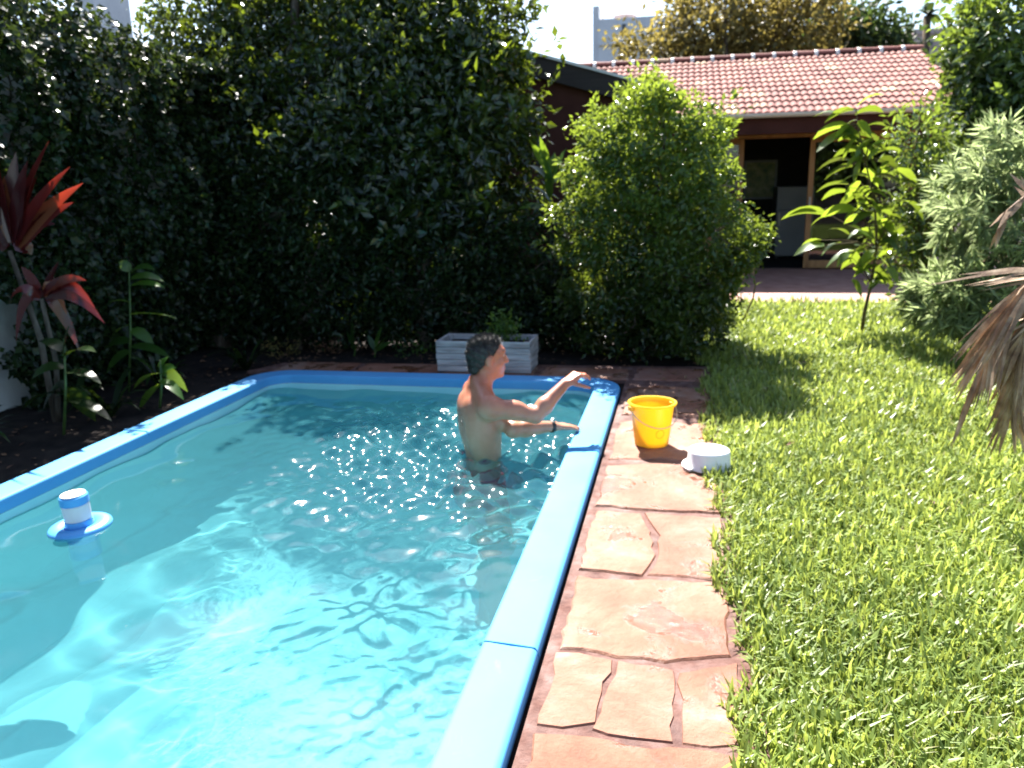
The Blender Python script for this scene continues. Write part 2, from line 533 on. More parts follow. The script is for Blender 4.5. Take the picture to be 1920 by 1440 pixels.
def sheet(name, poly, z0, z1, m, label, cat):
    o = MB().prism(poly, z0, z1).build(name, m)
    return tag(o, label, cat, kind='structure')


LAWN = [(0.575, PNEAR - 1.2), (9, PNEAR - 1.2), (9, 8.1), (0.1, 8.1), (0.25, 5.3), (0.62, 4.55), (0.57, 3.6), (0.55, 2.4), (0.58, 0.6)]
sheet('lawn', LAWN, -0.029, -0.012, M['turf'], 'sunlit lawn between the paving and the house patio', 'lawn')
sheet('patio', [(-2.0, 8.1), (9, 8.1), (9, 14.2), (-2.0, 14.2)], -0.028, 0.0, M['patio'], 'reddish clay patio in front of the house', 'patio')

# paving strip: mortar bed with separate flagstones
bed = sheet('paving', [(0.014, PNEAR - 1.0), (0.61, PNEAR - 1.0), (0.60, 4.5), (-2.75, 4.32), (-2.9, 3.99), (0.014, 3.99)], -0.027, -0.0035, M['mortar'],
            'strip of reddish flagstones along the pool edge', 'paving')
stones_px = [   # outlines traced on the ground from the photograph
    [(1131, 872), (1240, 868), (1345, 878), (1349, 963), (1215, 957), (1102, 947)],
    [(1100, 955), (1200, 961), (1222, 1005), (1226, 1040), (1208, 1079), (1130, 1072), (1072, 1066)],
    [(1212, 963), (1350, 973), (1358, 1050), (1330, 1085), (1218, 1079), (1237, 1035), (1234, 1005)],
    [(1068, 1078), (1140, 1088), (1218, 1086), (1330, 1094), (1362, 1090), (1366, 1160), (1372, 1232), (1250, 1240), (1160, 1232), (1090, 1218), (1015, 1212)],
    [(1008, 1222), (1080, 1226), (1150, 1240), (1128, 1300), (1113, 1352), (1050, 1362), (968, 1357)],
    [(1158, 1240), (1258, 1254), (1266, 1300), (1262, 1392), (1180, 1386), (1110, 1372), (1120, 1335), (1140, 1290)],
    [(1268, 1258), (1385, 1244), (1392, 1310), (1384, 1400), (1330, 1402), (1274, 1395), (1275, 1310)],
    [(962, 1368), (1050, 1374), (1110, 1384), (1180, 1396), (1262, 1402), (1330, 1410), (1392, 1420), (1396, 1470), (1300, 1530), (1150, 1560), (900, 1540), (925, 1470)],
    [(1152, 790), (1182, 788), (1330, 795), (1340, 868), (1240, 859), (1134, 862), (1140, 820)],
    [(1166, 728), (1240, 722), (1326, 730), (1330, 785), (1250, 780), (1154, 778)],
]


def jag(poly, amp, sub):
    out = []
    for i, (x, y) in enumerate(poly):
        x2, y2 = poly[(i + 1) % len(poly)]
        L = math.hypot(x2 - x, y2 - y)
        k = max(1, int(L / sub))
        for j in range(k):
            f = j / k
            out.append((x + (x2 - x) * f + random.uniform(-amp, amp), y + (y2 - y) * f + random.uniform(-amp, amp)))
    return out


def flagstone(poly):
    cx = sum(p[0] for p in poly) / len(poly); cy = sum(p[1] for p in poly) / len(poly)
    z = random.uniform(0.001, 0.004)
    sx, sy = random.uniform(-.006, .006), random.uniform(-.006, .006)
    n = len(poly)
    V = [(x - cx, y - cy, -0.024) for x, y in poly]
    V += [((x - cx), (y - cy), z - 0.006) for x, y in poly]
    V += [((x - cx) * 0.975, (y - cy) * 0.975, z + sx * (x - cx) + sy * (y - cy)) for x, y in poly]
    F = [tuple(range(2 * n, 3 * n))]
    for r_ in (0, 1):
        F += [(r_ * n + i, r_ * n + (i + 1) % n, (r_ + 1) * n + (i + 1) % n, (r_ + 1) * n + i) for i in range(n)]
    mb = MB(); mb.add(V, F)
    o = mb.build('flagstone', M['stone'], bed)
    o.location = (cx, cy, 0)


for spx in stones_px:
    q = [gp(x, y, 0.0) for x, y in spx]
    flagstone(jag([(max(p.x, 0.048), min(p.y, 9)) for p in q], 0.009, 0.045))
# stones that continue behind the camera and behind the pool's far end
for y0, y1 in ((-1.45, -0.42), (-2.4, -1.48), (-3.55, -2.43)):
    flagstone(jag([(0.055, y0), (0.60, y0 + 0.03), (0.605, y1 - 0.02), (0.055, y1)], 0.008, 0.07))
for x0, x1 in ((0.06, 0.57), (-0.62, 0.03), (-1.35, -0.65), (-2.05, -1.38), (-2.7, -2.08)):
    flagstone(jag([(x0, 4.01), (x1, 4.0), (x1 - 0.02, 4.38 + random.uniform(-.06, .05)), (x0 + 0.02, 4.35 + random.uniform(-.06, .05))], 0.008, 0.07))

# ------------------------------------------------------------------ pool
pool = empty('swimming_pool', (0, 0, 0))
tag(pool, 'sky blue fibreglass swimming pool with a broad smooth rim', 'pool')
mb = MB()
loft(mb, [(pool_ring(0.004, 0.29), -0.03), (pool_ring(0.0, 0.29), 0.010), (pool_ring(0.002, 0.29), 0.022), (pool_ring(0.007, 0.285), 0.0285), (pool_ring(0.015, 0.28), 0.0310), (pool_ring(0.022, 0.27), 0.0315),
          (pool_ring(0.150, 0.17), 0.0315), (pool_ring(0.158, 0.17), 0.0308), (pool_ring(0.165, 0.165), 0.0280), (pool_ring(0.168, 0.16), 0.020), (pool_ring(0.172, 0.155), 0.0), (pool_ring(0.174, 0.155), -0.03)], close=False)
mb.build('coping', M['coping'], pool, smooth=True)
mb = MB()
loft(mb, [(pool_ring(0.1745, 0.155), -0.031), (pool_ring(0.18, 0.155), -0.2), (pool_ring(0.19, 0.16), -0.5), (pool_ring(0.205, 0.18), -0.74)], close=False)
mb.build('side_wall', M['shell'], pool, smooth=True)
mb = MB()
loft(mb, [(pool_ring(0.2052, 0.18), -0.741), (pool_ring(0.25, 0.2), -1.02), (pool_ring(0.34, 0.24), -1.12), (pool_ring(0.48, 0.3), -1.16), (pool_ring(0.60, 0.3), -1.162), (pool_ring(0.75, 0.3), -1.163)])
shell = mb.build('pool_floor', M['shell'], pool, smooth=True)
for v_ in shell.data.vertices:                     # the floor slopes up towards the shallow near end
    if v_.co.z < -0.95:
        v_.co.z += 0.30 * max(0.0, min(1.0, (1.6 - v_.co.y) / 4.0)) * min(1.0, (-0.95 - v_.co.z) / 0.15)
shell.data.polygons[len(shell.data.polygons) - 1].use_smooth = False
shell.cycles.is_caustics_receiver = True
for yy, rs in ((2.30, 0.006), (0.50, 0.0035), (-1.30, 0.0035)):
    for xs in ((-0.172, 0.003), (-PW - 0.003, -PW + 0.172)):
        mb = MB()
        mb.tube([(xs[0], yy + 0.012, 0.012), (xs[0] + 0.012, yy + 0.008, 0.0315), ((xs[0] + xs[1]) / 2, yy, 0.0335), (xs[1] - 0.012, yy - 0.006, 0.0315), (xs[1], yy - 0.01, 0.010)], rs, 8)
        mb.build('rim_seam', M['coping'], pool, smooth=True)

# water surface with real ripples
WSEED = 7
MANXY = Vector((-0.64, 2.42))


def wave(x, y):
    h = np.zeros_like(x)
    r = np.random.default_rng(WSEED)
    for k in range(44):
        lam = 0.26 * (1.085 ** (k % 22))
        th = r.uniform(0, 2 * math.pi)
        ph = r.uniform(0, 2 * math.pi)
        kk = 2 * math.pi / lam
        amp = 0.0036 * lam ** 1.15 * r.uniform(0.4, 1.0)
        wob = 0.25 * np.sin(2.1 * x * math.cos(th + 1) + 1.7 * y * math.sin(th + 1) + ph * 2)
        h += amp * np.sin(kk * (x * math.cos(th) + y * math.sin(th)) + ph + wob * 2)
    d = np.hypot(x - MANXY.x, y - MANXY.y)
    env = np.exp(-((d - 0.25) / 0.70) ** 2)
    h += 0.006 * env * np.sin(2 * math.pi * d / 0.17 + 1.0 + 0.8 * np.sin(3 * np.arctan2(y - MANXY.y, x - MANXY.x)))
    for k in range(16):
        lam = r.uniform(0.075, 0.19); th = r.uniform(0, 2 * math.pi); ph = r.uniform(0, 6.3)
        h += 0.036 * lam * env * np.sin(2 * math.pi / lam * (x * math.cos(th) + y * math.sin(th)) + ph)
    return h


def water_surface():
    x0, x1, y0, y1 = -PW + 0.172, -0.172, PNEAR + 0.172, PFAR - 0.172
    nx, ny = 160, 430
    X, Y = np.meshgrid(np.linspace(x0, x1, nx), np.linspace(y0, y1, ny))
    H = wave(X, Y)
    rc = 0.15
    for cx, sx in ((x0 + rc, -1), (x1 - rc, 1)):          # round the four corners
        for cy, sy in ((y0 + rc, -1), (y1 - rc, 1)):
            dx, dy = X - cx, Y - cy
            m_ = (dx * sx > 0) & (dy * sy > 0) & (np.hypot(dx, dy) > rc)
            s_ = np.where(m_, rc / np.maximum(np.hypot(dx, dy), 1e-6), 1)
            X = np.where(m_, cx + dx * s_, X); Y = np.where(m_, cy + dy * s_, Y)
    V = np.stack([X.ravel(), Y.ravel(), (WZ + H).ravel()], 1)
    i = (np.arange(ny - 1)[:, None] * nx + np.arange(nx - 1)[None]).ravel()
    return np_mesh('water', V, np.stack([i, i + 1, i + nx + 1, i + nx], 1))


water = link('water', water_surface(), M['water'])
tag(water, 'rippled clear blue water filling the pool', 'water', kind='structure')
water.cycles.is_caustics_caster = True
ld.cycles.is_caustics_light = True

# ================================================================== HOUSE
HY = 11.95                                    # house wall plane
EY, EZ, RY, RZ = HY - 1.15, 2.32, HY + 2.0, 3.50   # eave and ridge of the tiled roof
HX0, HX1 = -2.6, 4.12
house = empty('house', (HX1, HY, 0))
tag(house, 'low house with pink clay tile roof, deep eaves and open timber door', 'house')


def hb(name, m, boxes, parent=house, bevel=0.0):
    mb = MB()
    o0 = house.location
    for x0, x1, y0, y1, z0, z1 in boxes:
        mb.box(x0 - o0.x, x1 - o0.x, y0 - o0.y, y1 - o0.y, z0 - o0.z, z1 - o0.z)
    o = mb.build(name, m, parent, bevel=bevel)
    return o


DL, DM, DR, DT = 0.84, 2.28, 3.72, 2.02        # door: left jamb of the opening, middle post, right end, top
hb('wall', M['maroon'], [(HX0, 0.72, HY, HY + 0.18, 0, 2.55), (DR + 0.06, HX1, HY, HY + 0.18, 0, 2.55), (0.72, DR + 0.06, HY, HY + 0.18, DT + 0.06, 2.55),
                         (HX1 - 0.18, HX1 - 0.001, HY + 0.181, HY + 3.3, 0, 2.55), (HX0, HX0 + 0.18, HY + 0.181, HY + 3.3, 0, 2.55), (HX0, HX1, HY + 3.301, HY + 3.5, 0, 2.55)])
hb('room', M['dark_in'], [(HX0 + 0.19, HX1 - 0.19, HY + 2.9, HY + 2.95, 0.01, 2.5), (HX0 + 0.19, HX1 - 0.19, HY + 0.185, HY + 2.89, 2.48, 2.5),
                          (HX0 + 0.19, HX1 - 0.19, HY + 0.185, HY + 2.89, 0.002, 0.008)])
hb('eave_soffit', M['maroon'], [(HX0, HX1, EY + 0.06, HY - 0.002, 2.235, 2.26)])
hb('eave_beam', M['maroon'], [(HX0, HX1, EY + 0.03, EY + 0.13, 2.02, 2.232)])
hb('porch_post', M['maroon'], [(HX1 - 0.16, HX1 - 0.02, EY + 0.01 + 0.022, EY + 0.15 + 0.01, 0.0, 2.018)])
fr = hb('door_frame', M['pine'], [(0.72, 0.78, HY - 0.03, HY + 0.12, 0, DT), (DR, DR + 0.06, HY - 0.03, HY + 0.12, 0, DT), (0.72, DR + 0.06, HY - 0.03, HY + 0.12, DT, DT + 0.055)], bevel=0.005)
d1 = hb('sliding_door', M['pine'], [(1.22, 1.30, HY + 0.02, HY + 0.06, 0.02, DT - 0.002), (0.785, 0.85, HY + 0.02, HY + 0.06, 0.02, DT - 0.002), (0.851, 1.219, HY + 0.02, HY + 0.06, DT - 0.08, DT - 0.003), (0.851, 1.219, HY + 0.02, HY + 0.06, 0.021, 0.14)], bevel=0.004)
hb('pane', M['glass'], [(0.85, 1.22, HY + 0.036, HY + 0.042, 0.14, DT - 0.08)], d1)
d2 = hb('sliding_door', M['pine'], [(2.28, 2.36, HY + 0.02, HY + 0.06, 0.02, DT - 0.002), (3.63, 3.70, HY + 0.02, HY + 0.06, 0.02, DT - 0.002), (2.361, 3.629, HY + 0.02, HY + 0.06, DT - 0.08, DT - 0.003), (2.361, 3.629, HY + 0.02, HY + 0.06, 0.021, 0.14)], bevel=0.004)
hb('pane', M['glass'], [(2.36, 3.63, HY + 0.036, HY + 0.042, 0.14, DT - 0.08)], d2)
hb('handle', M['metal'], [(2.305, 2.335, HY - 0.005, HY + 0.018, 0.95, 1.12)], d2)
gut = MB()
gx0, gx1 = HX0 - HX1, 0.10
for k in range(8):
    pass
prof = [(-0.07 * math.cos(a), 0.055 * math.sin(a)) for a in [math.pi + math.pi * k / 8 for k in range(9)]]
prof = [(-0.07, 0.0)] + [(0.07 * math.cos(R(180 + 180 * k / 8)), 0.06 * math.sin(R(180 + 180 * k / 8))) for k in range(9)]
V = [(x, EY - HY - 0.055 + py, EZ - 0.03 + pz) for x in (gx0, gx1) for py, pz in prof]
n_ = len(prof)
gut.add(V, [(k, k + 1, n_ + k + 1, n_ + k) for k in range(n_ - 1)])
go = gut.build('gutter', M['gutter'], house)
so = go.modifiers.new('s', 'SOLIDIFY'); so.thickness = 0.006
# roof deck
pitch = math.atan2(RZ - EZ, RY - EY)
slope_len = math.hypot(RZ - EZ, RY - EY)
mb = MB()
th = 0.06
mb.add([(gx0, EY - HY, EZ - th), (gx1, EY - HY, EZ - th), (gx1, RY - HY, RZ - th), (gx0, RY - HY, RZ - th), (gx1, RY - HY + 2.4, EZ + 0.35 - th), (gx0, RY - HY + 2.4, EZ + 0.35 - th),
        (gx0, EY - HY, EZ - th - 0.03), (gx1, EY - HY, EZ - th - 0.03), (gx1, RY - HY, RZ - th - 0.03), (gx0, RY - HY, RZ - th - 0.03), (gx1, RY - HY + 2.4, EZ + 0.32 - th), (gx0, RY - HY + 2.4, EZ + 0.32 - th)],
       [(0, 1, 2, 3), (3, 2, 4, 5), (7, 6, 9, 8), (8, 9, 11, 10), (0, 6, 7, 1), (1, 7, 8, 2), (2, 8, 10, 4)])
roof = mb.build('roof', M['fascia'], house)
# tiles: two humps each, overlapping by rows
TW, ROWS = 0.205, 12
TL = slope_len / ROWS


def tile_arrays():
    nx, prof = 16, []
    for i in range(nx + 1):
        x = TW * i / nx
        prof.append((x, 0.026 * abs(math.sin(math.pi * 2 * i / nx)) ** 0.8))
    V, F = [], []
    for y, dz in ((-0.015, 0.030), (TL + 0.03, 0.004)):
        for x, z in prof: V.append((x * 0.998, y, z + dz))
    for x, z in prof: V.append((x * 0.998, -0.015, z + 0.012))
    m_ = nx + 1
    for i in range(nx):
        F.append((i, i + 1, m_ + i + 1, m_ + i)); F.append((2 * m_ + i, 2 * m_ + i + 1, i + 1, i))
    return np.array(V), np.array(F)


tv, tf = tile_arrays()
tme = np_mesh('roof_tile', tv, tf, smooth=False); tme.materials.append(M['tile'])
slots = []
ncol = int((gx1 - gx0) / TW)
for r_ in range(ROWS):
    for c_ in range(ncol):
        slots.append((r_, c_))
vis = [s_ for s_ in slots if gx1 - (ncol - s_[1]) * TW + HX1 > -1.55 - 0.15 * (ROWS - s_[0]) * 0.2]
vis.sort(key=lambda s_: -s_[1])
parts = set(vis[:300])
rotm = Matrix.Rotation(pitch, 4, 'X')
rest_v, rest_f, rest_a, k_ = [], [], [], 0
for (r_, c_) in slots:
    x = gx1 - (ncol - c_) * TW
    p = Vector((x, EY - HY + math.cos(pitch) * TL * r_, EZ + math.sin(pitch) * TL * r_ - 0.045))
    jit = Matrix.Rotation(random.uniform(-0.012, 0.012), 4, 'X') @ Matrix.Rotation(random.uniform(-0.01, 0.01), 4, 'Z')
    m4 = Matrix.Translation(p) @ rotm @ jit
    if (r_, c_) in parts:
        link('roof_tile', tme, None, roof, m4)
    else:
        A = np.array(m4)
        rest_v.append(tv @ A[:3, :3].T + A[:3, 3]); rest_f.append(tf + k_ * len(tv)); rest_a.append(np.full(len(tv), random.random())); k_ += 1
if rest_v:
    o = link('roof_tile_remainder', np_mesh('roof_tile_remainder', np.concatenate(rest_v), np.concatenate(rest_f), False, np.concatenate(rest_a)), M['tile'], roof)
    o.name = 'roof_tiles'; o['kind'] = 'stuff'
# ridge caps with pale mortar joints
rl = 0.345
mb = MB()
capv = []
capme = MB()
segs = 10
for j, rr in ((0, 0.105), (1, 0.088)):
    for k in range(segs + 1):
        a = math.pi * k / segs
        capv.append((j * (rl + 0.03), rr * math.cos(a), 0.075 * math.sin(a) * rr / 0.1))
capme.add(capv, [(k, k + 1, segs + 2 + k, segs + 1 + k) for k in range(segs)])
capmesh = capme.mesh('ridge_cap', True); capmesh.materials.append(M['tile'])
jm = MB().lathe([(0.116, 0.0), (0.124, 0.012), (0.124, 0.05), (0.116, 0.06)], 14).mesh('ridge_joint', False)
jm.materials.append(M['gutter'])
x = gx1 - rl
while x > gx0:
    o = link('ridge_cap', capmesh, None, roof)
    o.location = (x, RY - HY, RZ - 0.02)
    j_ = link('ridge_joint', jm, None, roof)
    j_.location = (x + 0.028, RY - HY, RZ - 0.035); j_.rotation_euler = (0, R(90), 0); j_.scale = (0.75, 1, 1)
    x -= rl
# things in the room
pic = empty('picture', (1.82, HY + 2.89, 1.42))
tag(pic, 'small framed picture on the dark room wall behind the open door', 'picture')
MB().box(-0.26, 0.26, -0.012, 0.0, -0.32, 0.32).build('canvas', M['painting'], pic)
mb = MB()
for b in ((-0.30, -0.26, -0.025, 0.005, -0.36, 0.36), (0.26, 0.30, -0.025, 0.005, -0.36, 0.36), (-0.26, 0.26, -0.025, 0.005, 0.32, 0.36), (-0.26, 0.26, -0.025, 0.005, -0.36, -0.32)): mb.box(*b)
mb.build('frame', M['enamel'], pic)
fg = empty('refrigerator', (2.35, HY + 2.2, 0.008))
tag(fg, 'pale low refrigerator inside the dark room', 'refrigerator')
MB().box(-0.32, 0.32, -0.28, 0.3, 0.04, 1.28).build('body', M['enamel'], fg, bevel=0.015)
MB().box(-0.315, 0.315, -0.33, -0.283, 0.06, 0.86).box(-0.315, 0.315, -0.33, -0.283, 0.88, 1.27).build('door', M['enamel'], fg, bevel=0.01)
MB().box(-0.28, -0.25, -0.365, -0.332, 0.6, 0.82).build('handle', M['metal'], fg)
for sx in (-0.26, 0.26):
    MB().box(sx - 0.03, sx + 0.03, -0.2, 0.2, 0.0, 0.039).build('foot', M['black'], fg)

# annex: gabled wing with a dark barge board
AY = 8.15
pa, pb = yp(960, 92, AY), yp(1252, 170, AY)
sl = (pa.z - pb.z) / (pb.x - pa.x)
annex = empty('annex', (pb.x, AY, 0))
tag(annex, 'dark red gabled outbuilding with a broad dark barge board behind the trees', 'outbuilding')
rx = pb.x - 3.9                              # ridge
rz = pb.z + sl * 3.9
lx = rx - 3.2
P0 = lambda x, z: (x - pb.x, z)
mb = MB()
wallr = pb.x - 0.28
poly = [P0(lx + 0.2, 0), P0(wallr, 0), P0(wallr, pb.z - 0.03 + sl * 0.28), P0(rx, rz - 0.03), P0(lx + 0.2, rz - 0.03 - sl * 3.0)]
V = [(x, 0.12, z) for x, z in poly] + [(x, 3.6, z) for x, z in poly]
k = len(poly)
mb.add(V, [tuple(range(k)), tuple(range(2 * k - 1, k - 1, -1))] + [((i + 1) % k, i, k + i, k + (i + 1) % k) for i in range(k)])
mb.build('wall', M['maroon'], annex)
for a_, b_ in (((rx, rz), (pb.x, pb.z)), ((lx, rz - sl * 3.2), (rx - 0.002, rz))):
    mb = MB()
    q = [P0(*a_), P0(*b_)]
    dz = 0.23
    mb.add([(q[0][0], 0.0, q[0][1] - dz), (q[1][0], 0.0, q[1][1] - dz), (q[1][0], 0.0, q[1][1]), (q[0][0], 0.0, q[0][1]),
            (q[0][0], 0.045, q[0][1] - dz), (q[1][0], 0.045, q[1][1] - dz), (q[1][0], 0.045, q[1][1]), (q[0][0], 0.045, q[0][1])],
           [(0, 1, 2, 3), (5, 4, 7, 6), (3, 2, 6, 7), (1, 0, 4, 5), (1, 5, 6, 2), (0, 3, 7, 4)])
    mb.build('barge_board', M['fascia'], annex)
    mb = MB()
    mb.add([(q[0][0], -0.03, q[0][1] - 0.004), (q[1][0] + 0.02, -0.03, q[1][1] - 0.004), (q[1][0] + 0.02, -0.03, q[1][1] + 0.028), (q[0][0], -0.03, q[0][1] + 0.028),
            (q[0][0], 3.7, q[0][1] - 0.004), (q[1][0] + 0.02, 3.7, q[1][1] - 0.004), (q[1][0] + 0.02, 3.7, q[1][1] + 0.028), (q[0][0], 3.7, q[0][1] + 0.028)],
           [(0, 1, 2, 3), (5, 4, 7, 6), (3, 2, 6, 7), (1, 0, 4, 5), (1, 5, 6, 2), (0, 3, 7, 4)])
    mb.build('roof', M['gutter'], annex)

# boundary wall on the left
WX = -3.98
gw = empty('garden_wall', (WX, 2.7, 0))
tag(gw, 'pale whitewashed boundary wall half hidden by ivy left of the pool', 'wall')
MB().box(-0.18, 0.0, -6.5, 6.5, -0.03, 2.34).build('wall', M['wallpaint'], gw)
MB().box(-0.215, 0.03, -6.5, 6.5, 2.343, 2.40).build('wall_cap', M['wallpaint'], gw, bevel=0.01)


# far buildings
def far_box(px0, px1, py, Y, depth, base=-0.02):
    a, b = yp(px0, py, Y), yp(px1, py, Y)
    return a.x, b.x, (a.z + b.z) / 2


FY = 60
bx0, bx1, bz = far_box(1122, 1292, 31, FY, 8)
tower = empty('apartment_tower', (bx0, FY, 0))
tag(tower, 'pale grey concrete tower with a pink drum on its roof', 'building')
W_ = bx1 - bx0
MB().box(0, W_, 0, 9, -0.02, bz).build('wall', M['concrete'], tower)
s_ = (far_box(1111, 1122, 10, FY, 8))
MB().box(s_[0] - bx0, -0.002, 0.3, 5, -0.02, s_[2]).build('corner_shaft', M['concrete'], tower)
t0, t1, tz = far_box(1146, 1190, 16, FY, 3)
MB().lathe([((t1 - t0) / 2, bz + 0.01), ((t1 - t0) / 2, tz - 0.1), ((t1 - t0) / 2 - 0.25, tz)], 24, ((t0 + t1) / 2 - bx0, 2.2, 0)).build('roof_tank', M['pinkwall'], tower)
for (wx, wy, ww, wh) in ((1165, 44, 10, 14), (1165, 84, 10, 14), (1232, 64, 14, 16), (1260, 64, 14, 16)):
    a, b = yp(wx, wy, FY), yp(wx + ww, wy + wh, FY)
    w_ = MB().box(a.x - bx0, b.x - bx0, -0.10, -0.02, b.z, a.z).build('window', M['concrete'], tower)
    MB().box(a.x - bx0 + 0.06, b.x - bx0 - 0.06, -0.13, -0.103, b.z + 0.06, a.z - 0.06).build('pane', M['pane'], w_)
a, b = yp(1122, 73, FY), yp(1292, 76, FY)
MB().box(0.01, W_ - 0.01, -0.22, -0.03 - 0.11, b.z, a.z).build('ledge', M['concrete'], tower)


def block(name, label, px0, px1, py, Y, m, wins=(), dep=8.0):
    x0, x1, z = far_box(px0, px1, py, Y, 6)
    o = empty(name, (x0, Y, 0)); tag(o, label, 'building')
    MB().box(0, x1 - x0, 0, dep, -0.02, z).build('wall', m, o)
    MB().box(-0.15, x1 - x0 + 0.15, -0.15, dep + 0.15, z + 0.003, z + 0.35).build('parapet', m, o)
    for (wx, wy, ww, wh) in wins:
        a, b = yp(wx, wy, Y), yp(wx + ww, wy + wh, Y)
        w_ = MB().box(a.x - x0, b.x - x0, -0.09, -0.02, b.z, a.z).build('window', m, o)
        MB().box(a.x - x0 + 0.08, b.x - x0 - 0.08, -0.12, -0.093, b.z + 0.08, a.z - 0.08).build('pane', M['pane'], w_)


block('apartment_block', 'plain pale block half hidden behind the rusty brown tree crown', 1418, 1508, -70, 70, M['concrete'], ((1440, -40, 12, 18), (1470, -40, 12, 18), (1440, 10, 12, 18), (1470, 10, 12, 18)))
block('apartment_block', 'cream building far behind the right end of the tiled roof', 1716, 1840, 62, 64, M['pinkwall'], ((1738, 76, 12, 12), (1764, 76, 12, 12)))
block('apartment_block', 'pale building far behind the ivy covered wall', 128, 168, -60, 40, M['concrete'], ((140, -20, 14, 22),), 3.0)

# ================================================================== PLANTS
LEAF_T = np.array([(0, 0, 0), (0.5, 0.42, 0.05), (0, 1, -0.02), (-0.5, 0.42, 0.05), (0, 0.45, -0.06)])
LEAF_F = np.array([(0, 1, 4), (1, 2, 4), (2, 3, 4), (3, 0, 4)])


def unit(a):
    return a / np.maximum(np.linalg.norm(a, axis=-1, keepdims=True), 1e-9)


def leaf_mesh(name, P, L, N, length, width, var):
    n = len(P)
    L = unit(L)
    S = unit(np.cross(L, N))
    N = np.cross(S, L)
    T = LEAF_T
    V = (P[:, None, :] + S[:, None, :] * (T[None, :, 0:1] * width[:, None, None]) + L[:, None, :] * (T[None, :, 1:2] * length[:, None, None])
         + N[:, None, :] * (T[None, :, 2:3] * length[:, None, None]))
    F = (LEAF_F[None] + (np.arange(n) * 5)[:, None, None]).reshape(-1, 3)
    return np_mesh(name, V.reshape(-1, 3), F, False, np.repeat(var, 5))


def bl(px, py, Y, rx, ry, dep):
    """crown lobe: photo position and radii in photo pixels at the plane Y, depth radius in metres"""
    c = yp(px, py, Y)
    s = (c - CAM).dot(MROT @ Vector((0, 0, -1))) / FPX
    return (c.x, c.y, c.z, rx * s, dep, ry * s)


def cloud(blobs, nclump, per, spread, llen, asp, up=0.7, out=0.5, droop=0.2, inner=0.5, zmin=0.03, vtop=0.35, jit=0.8, sprigs=0):
    B = np.array(blobs)
    vol = B[:, 3] * B[:, 4] * B[:, 5]
    pr = vol ** 0.75; pr /= pr.sum()
    idx = rng.choice(len(B), nclump, p=pr)
    D = unit(rng.normal(size=(nclump, 3)))
    rr = inner + (1 - inner) * rng.random(nclump) ** 0.6
    C = B[idx, :3] + D * rr[:, None] * B[idx, 3:6]
    P = np.repeat(C, per, 0) + rng.normal(size=(nclump * per, 3)) * spread
    O = np.repeat(D, per, 0)
    n = len(P)
    L = O * out + rng.normal(size=(n, 3)) * jit + np.array([0, 0, -droop])
    N = O * 0.35 + np.array([0, 0, up]) + rng.normal(size=(n, 3)) * 0.55
    if sprigs:                                   # loose shoots that stand out of the outline
        q = rng.choice(nclump, sprigs)
        ax = unit(D[q] * np.array([1, 1, .6]) + rng.normal(size=(sprigs, 3)) * .3 + np.array([0, 0, .55]))
        base_ = B[idx[q], :3] + D[q] * B[idx[q], 3:6] * 0.95
        m_ = 16
        tt = rng.random((sprigs, m_)) * rng.uniform(2.5, 5.5, (sprigs, 1)) * llen
        SP = (base_[:, None, :] + ax[:, None, :] * tt[..., None] + rng.normal(size=(sprigs, m_, 3)) * llen * .25).reshape(-1, 3)
        SL = np.repeat(ax, m_, 0) * .6 + rng.normal(size=(sprigs * m_, 3)) * .6
        SN = rng.normal(size=(sprigs * m_, 3)) * .5 + np.array([0, 0, .8])
        P = np.concatenate([P, SP]); L = np.concatenate([L, SL]); N = np.concatenate([N, SN])
    keep = P[:, 2] > zmin
    P, L, N = P[keep], L[keep], N[keep]
    n = len(P)
    ln = llen * rng.uniform(0.65, 1.25, n)
    zt = (P[:, 2] - P[:, 2].min()) / max(1e-6, np.ptp(P[:, 2]))
    cl = np.sin(P[:, 0] * 9.1 + 2 * np.sin(P[:, 2] * 5.3)) * np.sin(P[:, 1] * 7.7 + P[:, 2] * 6.1)
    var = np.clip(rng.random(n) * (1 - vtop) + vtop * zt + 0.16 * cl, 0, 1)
    return P, L, N, ln, ln * asp * rng.uniform(0.8, 1.2, n), var, C


def woody(name, base, tops, r0, mt, parent, wob=0.08, n=7):
    """trunk with limbs: every limb leaves the stem below its own tip"""
    mb = MB()
    base = Vector(base)
    main = Vector(tops[0])

    def path(a, b, k, w):
        pts = []
        for i in range(k + 1):
            f = i / k
            p = a.lerp(b, f)
            if 0 < i < k: p = p + Vector((random.uniform(-w, w), random.uniform(-w, w), random.uniform(-w, w) * 0.5))
            pts.append(p)
        return pts
    mp = path(base, main, 6, wob)
    mb.tube([p - base for p in mp], [r0 * (1 - 0.8 * i / 6) for i in range(7)], n)
    for t_ in tops[1:]:
        t_ = Vector(t_)
        k = random.choice((1, 2, 3, 4))
        s_ = mp[k]
        r1 = r0 * (1 - 0.8 * k / 6) * 0.6
        q = path(s_, t_, 4, wob)
        mb.tube([p - base for p in q], [max(0.003, r1 * (1 - 0.85 * i / 4)) for i in range(5)], max(5, n - 2))
    return mb.build(name, mt, parent, smooth=True)


def tree(name, label, cat, base, blobs, r0, mkey, nclump, per, spread, llen, asp, group=None, barks='bark', limbs=9, **kw):
    root = empty(name, base)
    tag(root, label, cat, group)
    P, L, N, ln, wd, var, C = cloud(blobs, nclump, per, spread, llen, asp, **kw)
    sel = C[rng.choice(len(C), min(limbs, len(C)), replace=False)]
    sel = sel[np.argsort(-sel[:, 2])]
    woody('trunk', base, [tuple(s) for s in sel], r0, M[barks], root)
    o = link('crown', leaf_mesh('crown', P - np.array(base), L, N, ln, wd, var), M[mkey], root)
    o['kind'] = 'stuff'
    return root


